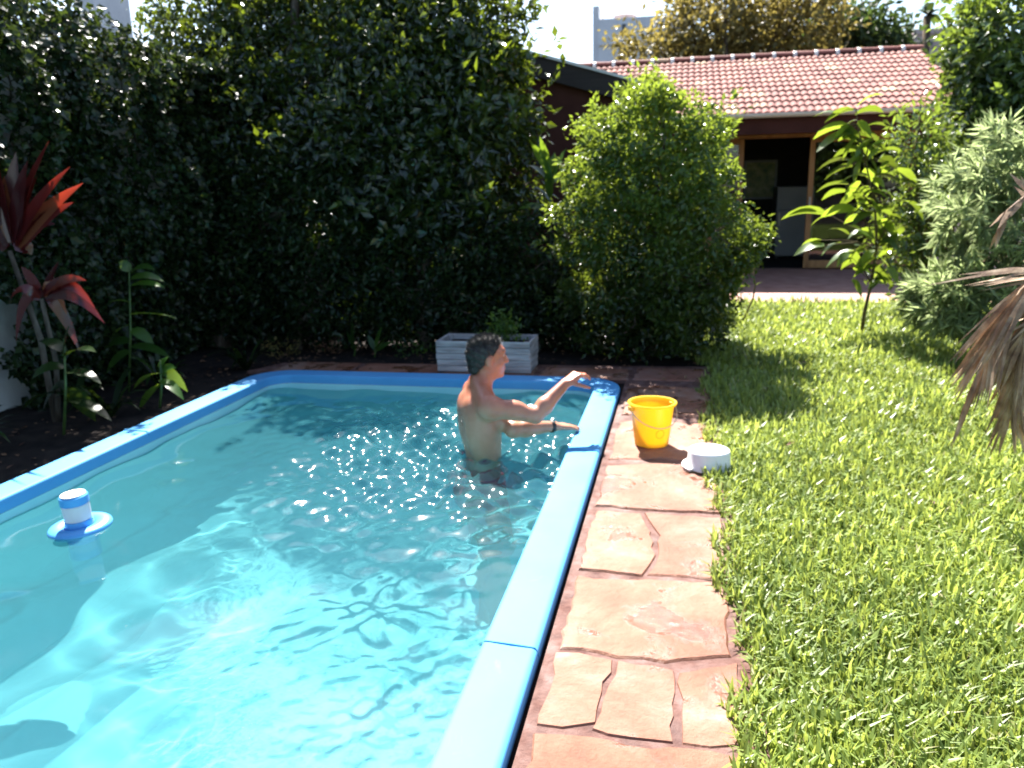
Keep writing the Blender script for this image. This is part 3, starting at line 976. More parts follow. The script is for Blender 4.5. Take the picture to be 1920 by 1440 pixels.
def lobes(x0, x1, y0, y1, n, Yf, r0, r1, dep, seed):
    """many separate crown lobes, the higher ones standing farther back"""
    r = random.Random(seed)
    out = []
    for i in range(n):
        px = x0 + (x1 - x0) * ((i * 0.618034 + r.uniform(-.05, .05)) % 1.0)
        py = y0 + (y1 - y0) * (i + 0.5) / n
        rr = r.uniform(r0, r1)
        out.append(bl(px, py, Yf(py) + r.uniform(-.15, .2), rr * r.uniform(.9, 1.4), rr * r.uniform(.6, .9), dep * r.uniform(.8, 1.2)))
    return out


# ivy over the boundary wall
def ivy():
    root = empty('ivy', (WX, 5.0, 0))
    tag(root, 'dense dark ivy hanging over the boundary wall left of the pool', 'ivy')
    n = 60000
    y = rng.uniform(2.2, 8.6, n); z = rng.uniform(0.0, 2.62, n)
    lump = 0.12 + 0.12 * np.sin(3.1 * y + 1.3 * np.sin(2.2 * z)) * np.sin(2.7 * z + y) + 0.06 * np.sin(9 * y + 4 * z)
    x = WX + 0.02 + np.abs(lump) * (0.9 + 0.55 * z) + rng.normal(size=n) * 0.04 + 0.03
    edge = np.where(z > 0.9, 2.35, 2.68) + 0.10 * np.sin(5 * z) + 0.12 * np.sin(11 * z + 1) + np.where(z > 2.2, -0.9, 0)
    keep = (y > edge)
    top = z > 2.3
    x = np.where(top, WX - 0.2 + rng.random(n) * 0.62, x)
    z = np.where(top, 2.36 + rng.random(n) * (0.16 + 0.1 * np.sin(2.3 * y)), z)
    P = np.stack([x, y, z], 1)[keep]
    k = len(P)
    L = rng.normal(size=(k, 3)) * 0.6 + np.array([0.4, 0, -0.5])
    N = rng.normal(size=(k, 3)) * 0.5 + np.array([0.7, 0, 0.45])
    ln = 0.06 * rng.uniform(0.6, 1.3, k)
    o = link('foliage', leaf_mesh('foliage', P - np.array([WX, 5.0, 0]), L, N, ln, ln * 0.85, rng.random(k)), M['l_ivy'], root)
    o['kind'] = 'stuff'
    for q in range(9):
        y0 = 3.2 + q * 0.6
        mb = MB()
        pts, yy = [], y0
        for i in range(8):
            pts.append((0.04, yy - 5.0, 2.4 * i / 7)); yy += random.uniform(-0.12, 0.12)
        mb.tube(pts, [0.014 * (1 - 0.09 * i) for i in range(8)], 6)
        mb.build('vine', M['bark'], root, smooth=True)


ivy()

tree('glossy_tree', 'tall dark glossy tree with a pale gnarled trunk near the ivy wall', 'tree', tuple(gp(412, 652, -0.03)),
     lobes(320, 800, -50, 330, 30, lambda py: 5.0 + (330 - py) / 380 * 1.5, 48, 85, .34, 3)
     + [bl(600, -190, 6.2, 130, 60, .4), bl(880, 5, 6.4, 70, 40, .3), bl(965, 25, 6.4, 40, 18, .15), bl(770, 10, 6.5, 120, 60, .4), bl(905, 60, 6.5, 50, 40, .25)],  # first lobe, high above the view, is added to shade the water
     0.11, 'l_tree', 1900, 15, 0.075, 0.085, 0.5, limbs=14, sprigs=90)
tree('glossy_tree', 'broad leaved glossy tree beside the dark barge board', 'tree', tuple(gp(800, 655, -0.03)),
     lobes(650, 900, 90, 430, 18, lambda py: 5.0 + (430 - py) / 340 * 1.2, 48, 80, .32, 8)
     + [bl(940, 150, 6.4, 50, 60, .25), bl(950, 240, 6.3, 55, 60, .25), bl(960, 330, 6.2, 45, 60, .25), bl(900, 110, 6.5, 70, 50, .3)],
     0.07, 'l_tree', 1300, 13, 0.075, 0.105, 0.5, limbs=12, sprigs=50)
tree('dark_shrub', 'dark dense shrub under the tall tree by the ivy', 'shrub', tuple(gp(560, 655, -0.03)),
     [bl(560, 430, 5.2, 170, 140, .5), bl(480, 540, 5.1, 110, 110, .4), bl(640, 560, 5.1, 140, 95, .4)], 0.05, 'l_hedge', 1200, 16, 0.07, 0.065, 0.5)
tree('dark_shrub', 'dark shrub behind the white planter box', 'shrub', tuple(gp(890, 655, -0.03)),
     [bl(820, 480, 5.3, 150, 120, .45), bl(900, 570, 5.2, 130, 85, .4), bl(1000, 520, 5.3, 80, 130, .35), bl(1050, 600, 5.3, 90, 60, .35), bl(780, 600, 5.2, 120, 55, .3)], 0.05, 'l_hedge', 1300, 16, 0.07, 0.065, 0.5)

# rounded bush at the pool's far corner
BB = (0.13, 5.0, -0.02)
rb = random.Random(21)
bush_lobes = [bl(1215, 400, 5.1, 110, 150, .40), bl(1215, 570, 5.1, 120, 90, .42)]
for px, py, r_ in ((1180, 215, 46), (1235, 195, 40), (1290, 215, 48), (1130, 265, 44), (1318, 262, 44), (1092, 320, 40), (1170, 300, 52), (1250, 285, 56), (1345, 325, 34), (1298, 335, 50), (1078, 395, 38), (1140, 385, 52),
                   (1210, 380, 50), (1280, 400, 52), (1345, 400, 42), (1395, 455, 34), (1378, 490, 40), (1090, 470, 44), (1160, 475, 52), (1240, 480, 54), (1315, 480, 50), (1080, 560, 46), (1150, 565, 50), (1225, 570, 50),
                   (1300, 560, 50), (1345, 545, 36), (1110, 630, 46), (1190, 635, 48), (1270, 630, 46), (1330, 610, 34)):
    f_ = 1 - ((px - 1225) / 190) ** 2 - ((py - 420) / 290) ** 2
    bush_lobes.append(bl(px, py, 5.05 - 0.62 * math.sqrt(max(0.02, f_)) + rb.uniform(-.06, .06), r_ * 1.05, r_ * .8, .20))
    if rb.random() < .6: bush_lobes.append(bl(px + rb.uniform(-20, 20), py - 15, 5.25 + 0.4 * math.sqrt(max(0.02, f_)), r_ * 1.1, r_ * .9, .22))
tree('round_bush', 'big rounded bush, sunlit yellow green on top, at the corner of the lawn', 'bush', BB, bush_lobes,
     0.06, 'l_bush', 3300, 16, 0.035, 0.052, 0.5, vtop=0.8, up=0.55, limbs=26, sprigs=200, inner=0.35)  # vtop colours lower leaves darker and less translucent, imitating shade below a lit top

# shrubs and trees on the right
tree('leafy_shrub', 'loose light green shrub behind the young sapling', 'shrub', tuple(gp(1745, 596, -0.02)),
     [bl(1730, 270, 7.0, 60, 70, .35), bl(1750, 400, 7.0, 65, 110, .4), bl(1700, 450, 7.1, 50, 80, .3)], 0.04, 'l_right', 260, 12, 0.09, 0.09, 0.42, barks='twig')
tree('overhanging_tree', 'glossy small leaved tree leaning over the right end of the tiled roof', 'tree', tuple(gp(2010, 590, -0.02)),
     [bl(1885, 70, 7.4, 85, 110, .6), bl(1850, 230, 7.4, 60, 75, .5), bl(1905, 250, 7.3, 80, 100, .6), bl(1832, 170, 7.5, 42, 55, .35), bl(1818, 90, 7.5, 35, 40, .25),
      bl(2010, 200, 7.4, 110, 160, .8), bl(1820, 330, 7.4, 45, 55, .35)],
     0.10, 'l_right', 1200, 16, 0.09, 0.10, 0.48, limbs=14, sprigs=60)


def needle_shrub():
    base = Vector(gp(1875, 662, -0.02))
    root = empty('feathery_shrub', base)
    tag(root, 'feathery narrow leaved silvery shrub at the right edge of the lawn', 'shrub')
    B = np.array([bl(1830, 400, 4.9, 85, 100, .4), bl(1885, 310, 4.9, 70, 80, .4), bl(1775, 560, 4.9, 60, 60, .3), bl(1860, 560, 4.8, 85, 80, .4), bl(1905, 450, 4.8, 70, 120, .45), bl(1970, 420, 4.8, 70, 200, .5)])
    nt = 400
    idx = rng.choice(len(B), nt)
    D = unit(rng.normal(size=(nt, 3)) + np.array([0, 0, .15]))
    C = B[idx, :3] + D * B[idx, 3:6] * (0.45 + 0.55 * rng.random(nt) ** .6)[:, None]
    per = 28
    ax = unit(D + rng.normal(size=(nt, 3)) * .35 + np.array([0, -0.1, -.1]))
    t_ = rng.random((nt, per))
    P = (C[:, None, :] + ax[:, None, :] * (t_[..., None] - .5) * 0.16).reshape(-1, 3)
    rad = unit(rng.normal(size=(nt * per, 3)))
    L = np.repeat(ax, per, 0) * 0.75 + rad * 0.75 + np.array([0, 0, -.12])
    N = rng.normal(size=(nt * per, 3)) * .4 + np.array([0, -.3, .9])
    ln = 0.125 * rng.uniform(.7, 1.2, len(P))
    k = P[:, 2] > 0.04
    P, L, N, ln = P[k], L[k], N[k], ln[k]
    o = link('crown', leaf_mesh('crown', P - np.array(base), L, N, ln, np.full(len(P), .0125), rng.random(len(P))), M['l_needle'], root)
    o['kind'] = 'stuff'
    sel = C[rng.choice(nt, 26, replace=False)]
    sel = sel[np.argsort(-sel[:, 2])]
    woody('trunk', base, [tuple(s) for s in sel], 0.035, M['twig'], root)


needle_shrub()

# trees behind the tiled roof
tree('rusty_tree', 'rusty olive brown tree rising behind the tiled roof', 'tree', tuple(yp(1380, 330, 19)[:2]) + (-0.03,),
     [bl(1225, 92, 19, 50, 20, 1.0), bl(1262, 70, 19, 30, 36, .8), bl(1340, 50, 19, 80, 66, 1.5), bl(1420, 60, 19.5, 80, 50, 1.5), bl(1505, 45, 19.5, 75, 62, 1.5), bl(1178, 78, 19, 26, 18, .5), bl(1285, -15, 19, 26, 36, .7), bl(1360, -40, 19.5, 60, 40, 1), bl(1480, -25, 19, 60, 40, 1), bl(1360, 110, 19.5, 130, 40, 1.5)],
     0.22, 'l_brown', 620, 15, 0.2, 0.17, 0.55, limbs=16)
tree('evergreen_tree', 'dark green rounded tree behind the right part of the tiled roof', 'tree', tuple(yp(1620, 330, 22)[:2]) + (-0.03,),
     [bl(1600, 62, 22, 75, 38, 1.5), bl(1665, 80, 22, 40, 26, 1), bl(1560, 70, 22, 60, 36, 1.2), bl(1640, 110, 22, 80, 30, 1.5)], 0.2, 'l_far', 330, 15, 0.22, 0.2, 0.55)


def far_palm():
    p = yp(1739, 56, 34)
    root = empty('palm_tree', (p.x, p.y, -0.03)); tag(root, 'small dark palm on a bare stem against the sky beyond the roof', 'palm')
    z0 = yp(1737, 28, 34).z
    MB().tube([(0, 0, 0), (0.1, 0, z0 * .5), (-0.05, 0, z0)], [0.22, 0.16, 0.13], 8).build('trunk', M['palm_trunk'], root, smooth=True)
    for k in range(16):
        a = 2 * math.pi * k / 16 + random.uniform(-.2, .2); e = random.uniform(-0.5, 1.0)
        L_ = random.uniform(0.5, 0.8)
        tip = (L_ * math.cos(a) * math.cos(e), L_ * math.sin(a) * math.cos(e), z0 + L_ * math.sin(e) - 0.15)
        arc_leaf('frond', (0, 0, z0), tip, (0, 0, 0.25), 0.24, 'l_far', root)


def arc_leaf(name, p0, p1, bulge, width, mkey, parent, v=None, seg=6, flat=0.16, prof=None, N=None):
    """one leaf blade along a curve, folded along its midrib"""
    p0, p1, bulge = Vector(p0), Vector(p1), Vector(bulge)
    c = (p0 + p1) / 2 + bulge
    V, F = [], []
    ref = Vector(N) if N is not None else Vector((0, 0, 1))
    for i in range(seg + 1):
        f = i / seg
        p = p0 * (1 - f) ** 2 + c * 2 * f * (1 - f) + p1 * f * f
        t = ((c - p0) * (1 - f) + (p1 - c) * f).normalized()
        s = t.cross(ref)
        if s.length < 0.15: s = t.cross(Vector((0.4, 0.9, 0.1)))
        s.normalize()
        nn = s.cross(t)
        w = width * 0.5 * (prof(f) if prof else math.sin(math.pi * min(1, 0.06 + f * 0.94) ** 0.8) ** 0.8)
        w = max(w, 0.0008)
        V += [p + s * w + nn * w * flat, p, p - s * w + nn * w * flat]
    for i in range(seg):
        a = i * 3
        F += [(a, a + 1, a + 4, a + 3), (a + 1, a + 2, a + 5, a + 4)]
    me = np_mesh(name, np.array([tuple(x) for x in V]), np.array(F), True, np.full(len(V), random.random() if v is None else v))
    return link(name, me, M[mkey], parent)


far_palm()


# young sapling on the lawn: leaves one by one
def sapling():
    Y = gp(1615, 627, -0.012).y
    base = Vector(gp(1615, 627, -0.012))
    root = empty('sapling', base)
    tag(root, 'young sapling with large drooping light green leaves on the lawn', 'sapling')
    stem = [yp(1615, 627, Y), yp(1622, 580, Y), yp(1634, 530, Y), yp(1644, 460, Y + .02), yp(1640, 380, Y), yp(1622, 300, Y), yp(1608, 235, Y), yp(1606, 205, Y)]
    MB().tube([p - base for p in stem], [0.017, 0.015, 0.013, 0.011, 0.009, 0.007, 0.005, 0.003], 8).build('trunk', M['twig'], root, smooth=True)
    twigs = {}
    lv = [(1572, 214, 1525, 220), (1600, 206, 1546, 230), (1590, 236, 1524, 262), (1596, 250, 1530, 286), (1606, 200, 1657, 178), (1604, 214, 1657, 211), (1620, 240, 1662, 237), (1594, 300, 1530, 322),
          (1592, 312, 1546, 338), (1590, 345, 1530, 361), (1585, 358, 1540, 376), (1548, 402, 1464, 412), (1530, 396, 1476, 403), (1600, 396, 1536, 410), (1618, 404, 1580, 392), (1640, 290, 1692, 284),
          (1648, 300, 1682, 318), (1640, 330, 1692, 347), (1545, 460, 1488, 480), (1540, 450, 1500, 466), (1600, 470, 1548, 503), (1592, 440, 1550, 432), (1622, 440, 1590, 424), (1640, 450, 1602, 440),
          (1642, 480, 1672, 514), (1606, 260, 1580, 300), (1610, 270, 1636, 302), (1616, 300, 1600, 345), (1630, 350, 1608, 392), (1640, 390, 1676, 410), (1645, 420, 1684, 446), (1640, 470, 1610, 505),
          (1636, 500, 1600, 520), (1638, 510, 1664, 540), (1640, 430, 1660, 470), (1625, 330, 1576, 344), (1632, 360, 1664, 372), (1605, 225, 1575, 250), (1608, 230, 1634, 262), (1560, 405, 1520, 424),
          (1575, 455, 1540, 480), (1644, 455, 1690, 470), (1612, 280, 1562, 296), (1636, 400, 1596, 424), (1643, 470, 1625, 515)]
    for k in range(85):
        f = random.random(); ax = 1606 + 40 * math.sin(f * 2.6) + random.uniform(-62, 62) * (0.55 + 0.45 * math.sin(f * 3.1)); ay = 235 + 290 * f
        lv.append((ax, ay, ax + random.choice((-1, 1)) * random.uniform(18, 38), ay + random.uniform(4, 36)))
    mb = MB()
    for i, (ax, ay, bx_, by_) in enumerate(lv):
        dy = random.uniform(-0.18, 0.2)
        a = yp(ax, ay, Y + dy * 0.4); b = yp(bx_, by_, Y + dy)
        # petiole to the nearest point of the stem above the leaf base
        s = min(stem[2:], key=lambda q: (q - a).length + (0.2 if q.z > a.z + 0.1 else 0))
        if (s - a).length > 0.03:
            mb.tube([s - base, (s + a) / 2 - base + Vector((0, 0, 0.02)), a - base], [0.004, 0.003, 0.002], 5)
        sc_ = (b - a).length
        arc_leaf('leaf', a - base, b - base, (0, 0, 0.05 * sc_ / 0.2 + 0.01), max(0.055, sc_ * 0.42), 'l_sap', root, seg=5, N=(random.uniform(-.4, .4), random.uniform(-.4, .9), 0.7))
    mb.build('twig', M['twig'], root, smooth=True)


sapling()


# red cordyline by the wall
def cordyline():
    Y = 2.6
    base = Vector((-3.42, Y, -0.03))
    root = empty('cordyline', base)
    tag(root, 'red leaved cordyline on a thin cane against the ivy wall', 'plant')
    top, low = yp(18, 470, Y), yp(78, 560, Y - .1)
    MB().tube([(0, 0, 0), tuple((top - base) * 0.5 + Vector((0.05, 0, 0))), tuple(top - base)], [0.022, 0.018, 0.014], 8).build('cane', M['bark'], root, smooth=True)
    MB().tube([(0.02, 0, 0), tuple((low - base) * 0.5 + Vector((0.05, 0, 0))), tuple(low - base)], [0.018, 0.015, 0.012], 8).build('cane', M['bark'], root, smooth=True)
    up = [(26, 460, 92, 264, -18, 0), (20, 455, -8, 288, 0, 0), (30, 460, 132, 312, -25, 0), (34, 462, 156, 343, -30, 0), (38, 466, 138, 379, -25, -8), (38, 470, 104, 420, -10, -26), (22, 455, 30, 285, -8, 0),
          (28, 458, 70, 330, -14, 0), (14, 460, -50, 330, 10, 0), (10, 468, -70, 400, 0, -20), (36, 472, 60, 478, 0, -22), (24, 455, 8, 330, -10, 0), (30, 458, 52, 300, -12, 0), (12, 462, -30, 300, 10, 0)]
    dn = [(80, 555, 178, 577, 0, -60), (82, 552, 162, 526, 0, -22), (78, 552, 76, 545, 0, -16), (84, 556, 126, 592, 0, -64), (86, 562, 196, 606, 0, -50), (74, 560, 20, 560, 0, -30), (80, 556, 40, 500, 0, -10), (78, 556, 110, 490, 0, 0), (76, 560, 30, 640, 0, -60), (84, 560, 150, 660, 0, -50)]
    for j, (ax, ay, bx_, by_, cx, cy) in enumerate(up + dn):
        dy = random.uniform(-.14, .14)
        a, b = yp(ax, ay, Y), yp(bx_, by_, Y + dy)
        if j >= len(up): a, b = yp(ax, ay, Y - .1), yp(bx_, by_, Y - .1 + dy)
        s = (a - CAM).length / FPX
        arc_leaf('leaf', a - base, b - base, (cx * s, 0, -cy * s), 0.105 if j < len(up) else 0.07, 'l_ti', root, seg=7, N=(random.uniform(-.3, .4), random.uniform(-1.2, -.4), 0.35))


cordyline()


def stem_plant(label, name, px, py, h_px, leaves, mkey, width, z=-0.03, dy=0.0, cat='plant', spread=0.1):
    """upright stem with single leaves given as photo base and tip positions"""
    base = Vector(gp(px, py, z)); base.y += dy
    Y = base.y
    root = empty(name, base); tag(root, label, cat)
    top = yp(px, py - h_px, Y)
    MB().tube([(0, 0, 0), tuple((top - base) * .5 + Vector((.012, 0, 0))), tuple(top - base)], [0.009, 0.008, 0.004], 7).build('stem', M['green_stem'], root, smooth=True)
    for (ax, ay, bx_, by_, up_) in leaves:
        d_ = random.uniform(-spread, spread)
        a, b = yp(ax, ay, Y), yp(bx_, by_, Y + d_)
        s = (a - CAM).length / FPX
        arc_leaf('leaf', a - base, b - base, (0, 0, up_ * s), width * random.uniform(.85, 1.15), mkey, root, seg=5, N=(random.uniform(-.4, .4), random.uniform(-.7, .2), 0.7))
    return root


stem_plant('tall ginger plant with glossy green leaves beside the red cordyline', 'ginger_plant', 242, 735, 240,
           [(244, 508, 222, 492, 6), (246, 510, 290, 506, 14), (246, 522, 308, 528, 14), (246, 535, 310, 540, 12), (244, 568, 206, 566, 6), (246, 590, 334, 598, 10), (244, 610, 206, 640, 14), (246, 620, 290, 650, 14), (244, 640, 190, 660, 16), (246, 650, 320, 672, 16), (244, 660, 200, 700, 18), (246, 670, 300, 715, 20)], 'l_broad', 0.075)
stem_plant('low ginger shoots with a yellowing leaf at the pool edge', 'ginger_plant', 300, 765, 90,
           [(300, 690, 352, 735, 14), (300, 700, 330, 690, 10), (300, 712, 345, 750, 14), (298, 700, 250, 730, 14), (300, 720, 260, 770, 10), (300, 690, 315, 668, 6)], 'l_broad', 0.07)
stem_plant('dark leafed plant crowding the bed before the white wall', 'ginger_plant', 120, 815, 180,
           [(120, 660, 70, 640, 16), (120, 670, 180, 660, 18), (120, 690, 60, 710, 18), (120, 700, 190, 720, 18), (120, 720, 80, 770, 18), (120, 730, 180, 790, 18), (120, 660, 130, 610, 4), (120, 740, 40, 770, 24), (120, 750, 210, 790, 20)], 'l_hedge', 0.11)
stem_plant('bright green broad leaved shoot in front of the dark shrub', 'broadleaf_plant', 742, 655, 130,
           [(742, 590, 728, 532, 0), (742, 590, 756, 520, 0), (744, 575, 762, 545, 4), (742, 590, 730, 560, 4), (742, 610, 760, 575, 4), (742, 620, 720, 590, 6)], 'l_broad', 0.075)
stem_plant('short bright green shoot with upright leaves at the far pool rim', 'broadleaf_plant', 664, 668, 26,
           [(664, 656, 660, 600, 0), (664, 656, 650, 622, 0), (666, 656, 676, 630, 0)], 'l_broad', 0.07)
stem_plant('short leafy shoot between the bright shoot and the planter', 'broadleaf_plant', 702, 670, 26,
           [(702, 655, 690, 628, 0), (702, 655, 716, 612, 0), (704, 655, 724, 632, 0), (702, 660, 738, 640, 4)], 'l_broad', 0.06)
stem_plant('tall light green plant with long upright leaves between tree and round bush', 'loquat_sapling', 1030, 655, 325,
           [(1034, 335, 985, 254, 10), (1034, 335, 1012, 256, 6), (1036, 335, 1062, 278, 8), (1030, 340, 990, 310, 12), (1038, 340, 1072, 312, 10), (1034, 345, 1040, 285, 6), (1032, 400, 972, 392, 18), (1032, 410, 984, 432, 16),
            (1036, 400, 1082, 376, 14), (1034, 420, 1070, 430, 14), (1032, 380, 1000, 350, 10), (1032, 450, 980, 480, 16), (1034, 460, 1076, 482, 16), (1032, 370, 1022, 322, 4)], 'l_broad', 0.085, dy=0.05)


for i_, (bx_, by_, lab) in enumerate(((-3.45, 2.05, 'strappy dark plant in the bed left of the dispenser'), (-3.15, 2.75, 'strappy plant arching over the bed below the cordyline'), (-3.3, 3.5, 'strappy dark plant behind the ginger stems'),
                                  (-3.0, 4.15, 'strappy plant at the far left pool corner'), (-3.6, 1.2, 'strappy plant by the foot of the white wall'), (-3.5, 2.9, 'strappy plant squeezed against the ivy wall'))):
    root = empty('strap_leaf_plant', (bx_, by_, -0.03)); tag(root, lab, 'plant')
    for k in range(20):
        a = random.uniform(0, 2 * math.pi); l_ = random.uniform(.22, .42)
        arc_leaf('leaf', (0.02 * math.cos(a), 0.02 * math.sin(a), 0), (l_ * .8 * math.cos(a), l_ * .8 * math.sin(a), l_ * random.uniform(.15, .7)), (0, 0, l_ * .45), random.uniform(.025, .05), 'l_hedge', root, seg=5)


# curved bare sucker at the foot of the bush
sk = Vector(gp(1388, 612, -0.012))
root = empty('bare_shoot', sk); tag(root, 'thin curved bare shoot rising from the grass by the round bush', 'shoot')
pts = [yp(1388, 612, sk.y), yp(1402, 582, sk.y), yp(1412, 560, sk.y), yp(1416, 535, sk.y), yp(1412, 505, sk.y)]
MB().tube([p - sk for p in pts], [0.010, 0.009, 0.008, 0.007, 0.004], 7).build('stem', M['twig'], root, smooth=True)
for q in (3, 4):
    arc_leaf('leaf', pts[q] - sk, pts[q] - sk + Vector((0.06, -0.02, 0.03)), (0, 0, .01), 0.03, 'l_bush', root)


# dry palm frond drooping at the right edge, with its palm just outside the view
def dry_palm():
    tb = Vector((2.95, 1.75, -0.012))
    root = empty('dwarf_palm', tb); tag(root, 'dry brown palm fronds drooping over the lawn at the right edge', 'palm')
    MB().tube([(0, 0, 0), (-0.02, 0.02, 0.4), (0, 0, 0.85)], [0.12, 0.105, 0.09], 12).build('trunk', M['palm_trunk'], root, smooth=True)
    Yb = 1.75
    crown = tb + Vector((0, 0, 0.85))

    def frond(name, pts, ll, nn, hang, mkey):
        pts = [Vector(p) for p in pts]
        mb = MB(); mb.tube([p - tb for p in pts], [0.012 * (1 - 0.75 * i / (len(pts) - 1)) for i in range(len(pts))], 6)
        r_ = mb.build(name, M['dry_frond'], root, smooth=True)
        V, F, A = [], [], []
        for i in range(nn):
            f = 0.12 + 0.88 * i / nn
            k = f * (len(pts) - 1); j = min(int(k), len(pts) - 2)
            p = pts[j].lerp(pts[j + 1], k - j)
            t = (pts[j + 1] - pts[j]).normalized()
            for sgn in (-1, 1):
                side = t.cross(Vector((0, 0, 1))).normalized() * sgn
                d = (t * random.uniform(0.7, 1.0) + side * random.uniform(0.12, 0.55) + Vector((0, 0, -hang * random.uniform(.6, 1.3)))).normalized()
                L_ = ll * random.uniform(.75, 1.1) * (1 - 0.45 * f)
                w = 0.009 * random.uniform(.7, 1.3)
                s = d.cross(Vector((random.uniform(-.3, .3), random.uniform(-1, 0), .5))).normalized() * w
                q1 = p + d * L_ * .5; q2 = p + d * L_ + Vector((0, 0, -0.05 * L_))
                b0 = len(V)
                V += [p - s * .6 - tb, p + s * .6 - tb, q1 + s - tb, q1 - s - tb, q2 - tb]
                F += [(b0, b0 + 1, b0 + 2, b0 + 3)]
                A += [(b0 + 3, b0 + 2, b0 + 4)]
        me = np_mesh('leaflets', np.array([tuple(v) for v in V]), [np.array(F), np.array(A)], False)
        o = link('leaflets', me, M['dry_frond'], r_); o['kind'] = 'stuff'
    frond('dry_frond', [crown, yp(1960, 500, Yb), yp(1915, 545, Yb), yp(1865, 630, Yb - .02), yp(1825, 725, Yb)], 0.46, 85, 0.2, 0)
    frond('dry_frond', [crown, yp(1950, 560, Yb), yp(1925, 620, Yb - .05), yp(1905, 700, Yb - .06), yp(1896, 770, Yb - .05)], 0.36, 60, 0.6, 0)
    frond('dry_frond', [crown, yp(1960, 430, Yb), yp(1930, 360, Yb), yp(1890, 395, Yb), yp(1870, 440, Yb)], 0.14, 12, 0.2, 0)
    frond('dry_frond', [crown, crown + Vector((.3, .2, .35)), crown + Vector((.6, .4, .2)), crown + Vector((.8, .5, -.2))], 0.4, 36, 0.4, 0)


dry_palm()


# ------------------------------------------------------------------ lawn grass
def in_poly(P, poly):
    x, y = P[:, 0], P[:, 1]
    r_ = np.zeros(len(P), bool)
    n = len(poly)
    for i in range(n):
        x1, y1 = poly[i]; x2, y2 = poly[(i + 1) % n]
        c = ((y1 > y) != (y2 > y)) & (x < (x2 - x1) * (y - y1) / (y2 - y1 + 1e-12) + x1)
        r_ ^= c
    return r_


def grass():
    n0 = 900000
    P = np.stack([rng.uniform(0.5, 6.5, n0), rng.uniform(-2.2, 8.15, n0)], 1)
    d = np.hypot(P[:, 0] - CAM.x, P[:, 1] - CAM.y)
    pr = np.clip((2.4 / np.maximum(d, .3)) ** 1.5, 0, 1) * 0.58
    k = (rng.random(n0) < pr)
    P, d = P[k], d[k]
    edge = 0.035 * np.sin(P[:, 1] * 7) + 0.02 * np.sin(P[:, 1] * 19 + 1)
    Q = P.copy(); Q[:, 0] += edge + 0.035
    k = in_poly(Q, LAWN)
    # worn patches
    wear = np.sin(P[:, 0] * 2.3 + 1.2) * np.sin(P[:, 1] * 1.9 + .4) + 0.5 * np.sin(P[:, 0] * 5.1 + P[:, 1] * 4.3)
    k &= ~((wear > 1.15) & (rng.random(len(P)) < .7))
    P, d, wear = P[k], d[k], wear[k]
    n = len(P)
    far = np.clip((d - 2) / 6, 0, 1)
    ln = rng.uniform(0.025, 0.095, n) * (1 + .3 * far)
    wd = rng.uniform(0.0045, 0.0115, n) * (1 + 1.0 * far)
    a = rng.uniform(0, 2 * math.pi, n)
    lean = rng.uniform(0.15, 1.15, n)
    D = np.stack([np.cos(a), np.sin(a), np.zeros(n)], 1)
    S = np.stack([-np.sin(a), np.cos(a), np.zeros(n)], 1)
    B = np.stack([P[:, 0], P[:, 1], np.full(n, -0.014)], 1)
    U = np.array([0, 0, 1.0])
    mid = B + ln[:, None] * .5 * (U * np.cos(lean * .5)[:, None] + D * np.sin(lean * .5)[:, None])
    tip = mid + ln[:, None] * .5 * (U * np.cos(lean * 1.4)[:, None] + D * np.sin(lean * 1.4)[:, None])
    V = np.stack([B - S * wd[:, None] * .35, B + S * wd[:, None] * .35, mid + S * wd[:, None] * .5, mid - S * wd[:, None] * .5, tip], 1)
    i = np.arange(n) * 5
    Q4 = np.stack([i, i + 1, i + 2, i + 3], 1); T3 = np.stack([i + 3, i + 2, i + 4], 1)
    patch = 0.5 + 0.25 * np.sin(P[:, 0] * 3.7 + 2 * np.sin(P[:, 1] * 1.3)) + 0.2 * np.sin(P[:, 1] * 4.9 + P[:, 0])
    var = np.clip(0.55 * rng.random(n) + 0.35 * patch + np.where(rng.random(n) < .05 + .1 * (wear > .9), .5, 0), 0, 1)
    me = np_mesh('grass', V.reshape(-1, 3), [Q4, T3], False, np.repeat(var, 5))
    o = link('grass', me, M['grass'])
    tag(o, 'short coarse bright green grass covering the lawn', 'grass', kind='stuff')


grass()


# fallen leaves on the bed and paving
def litter():
    n = 600
    P = np.concatenate([np.stack([rng.uniform(-3.6, -2.75, 220), rng.uniform(1.0, 4.6, 220), rng.uniform(-.028, -.015, 220)], 1),
                        np.stack([rng.uniform(-2.9, 0.6, 260), rng.uniform(4.0, 5.0, 260), rng.uniform(.002, .012, 260)], 1),
                        np.stack([rng.uniform(0.06, 0.6, 40), rng.uniform(2.8, 4.0, 40), rng.uniform(.008, .014, 40)], 1),
                        np.stack([rng.uniform(0.7, 4.5, 80), rng.uniform(-0.5, 7.5, 80), rng.uniform(.02, .04, 80)], 1)])
    L = rng.normal(size=(n, 3)) * np.array([1, 1, .15]); N = rng.normal(size=(n, 3)) * .35 + np.array([0, 0, 1])
    ln = rng.uniform(.02, .055, n)
    o = link('leaf_litter', leaf_mesh('leaf_litter', P, L, N, ln, ln * .5, rng.random(n)), M['l_litter'])
    tag(o, 'fallen brown leaves scattered over the bed, paving and lawn', 'leaves', kind='stuff')


litter()


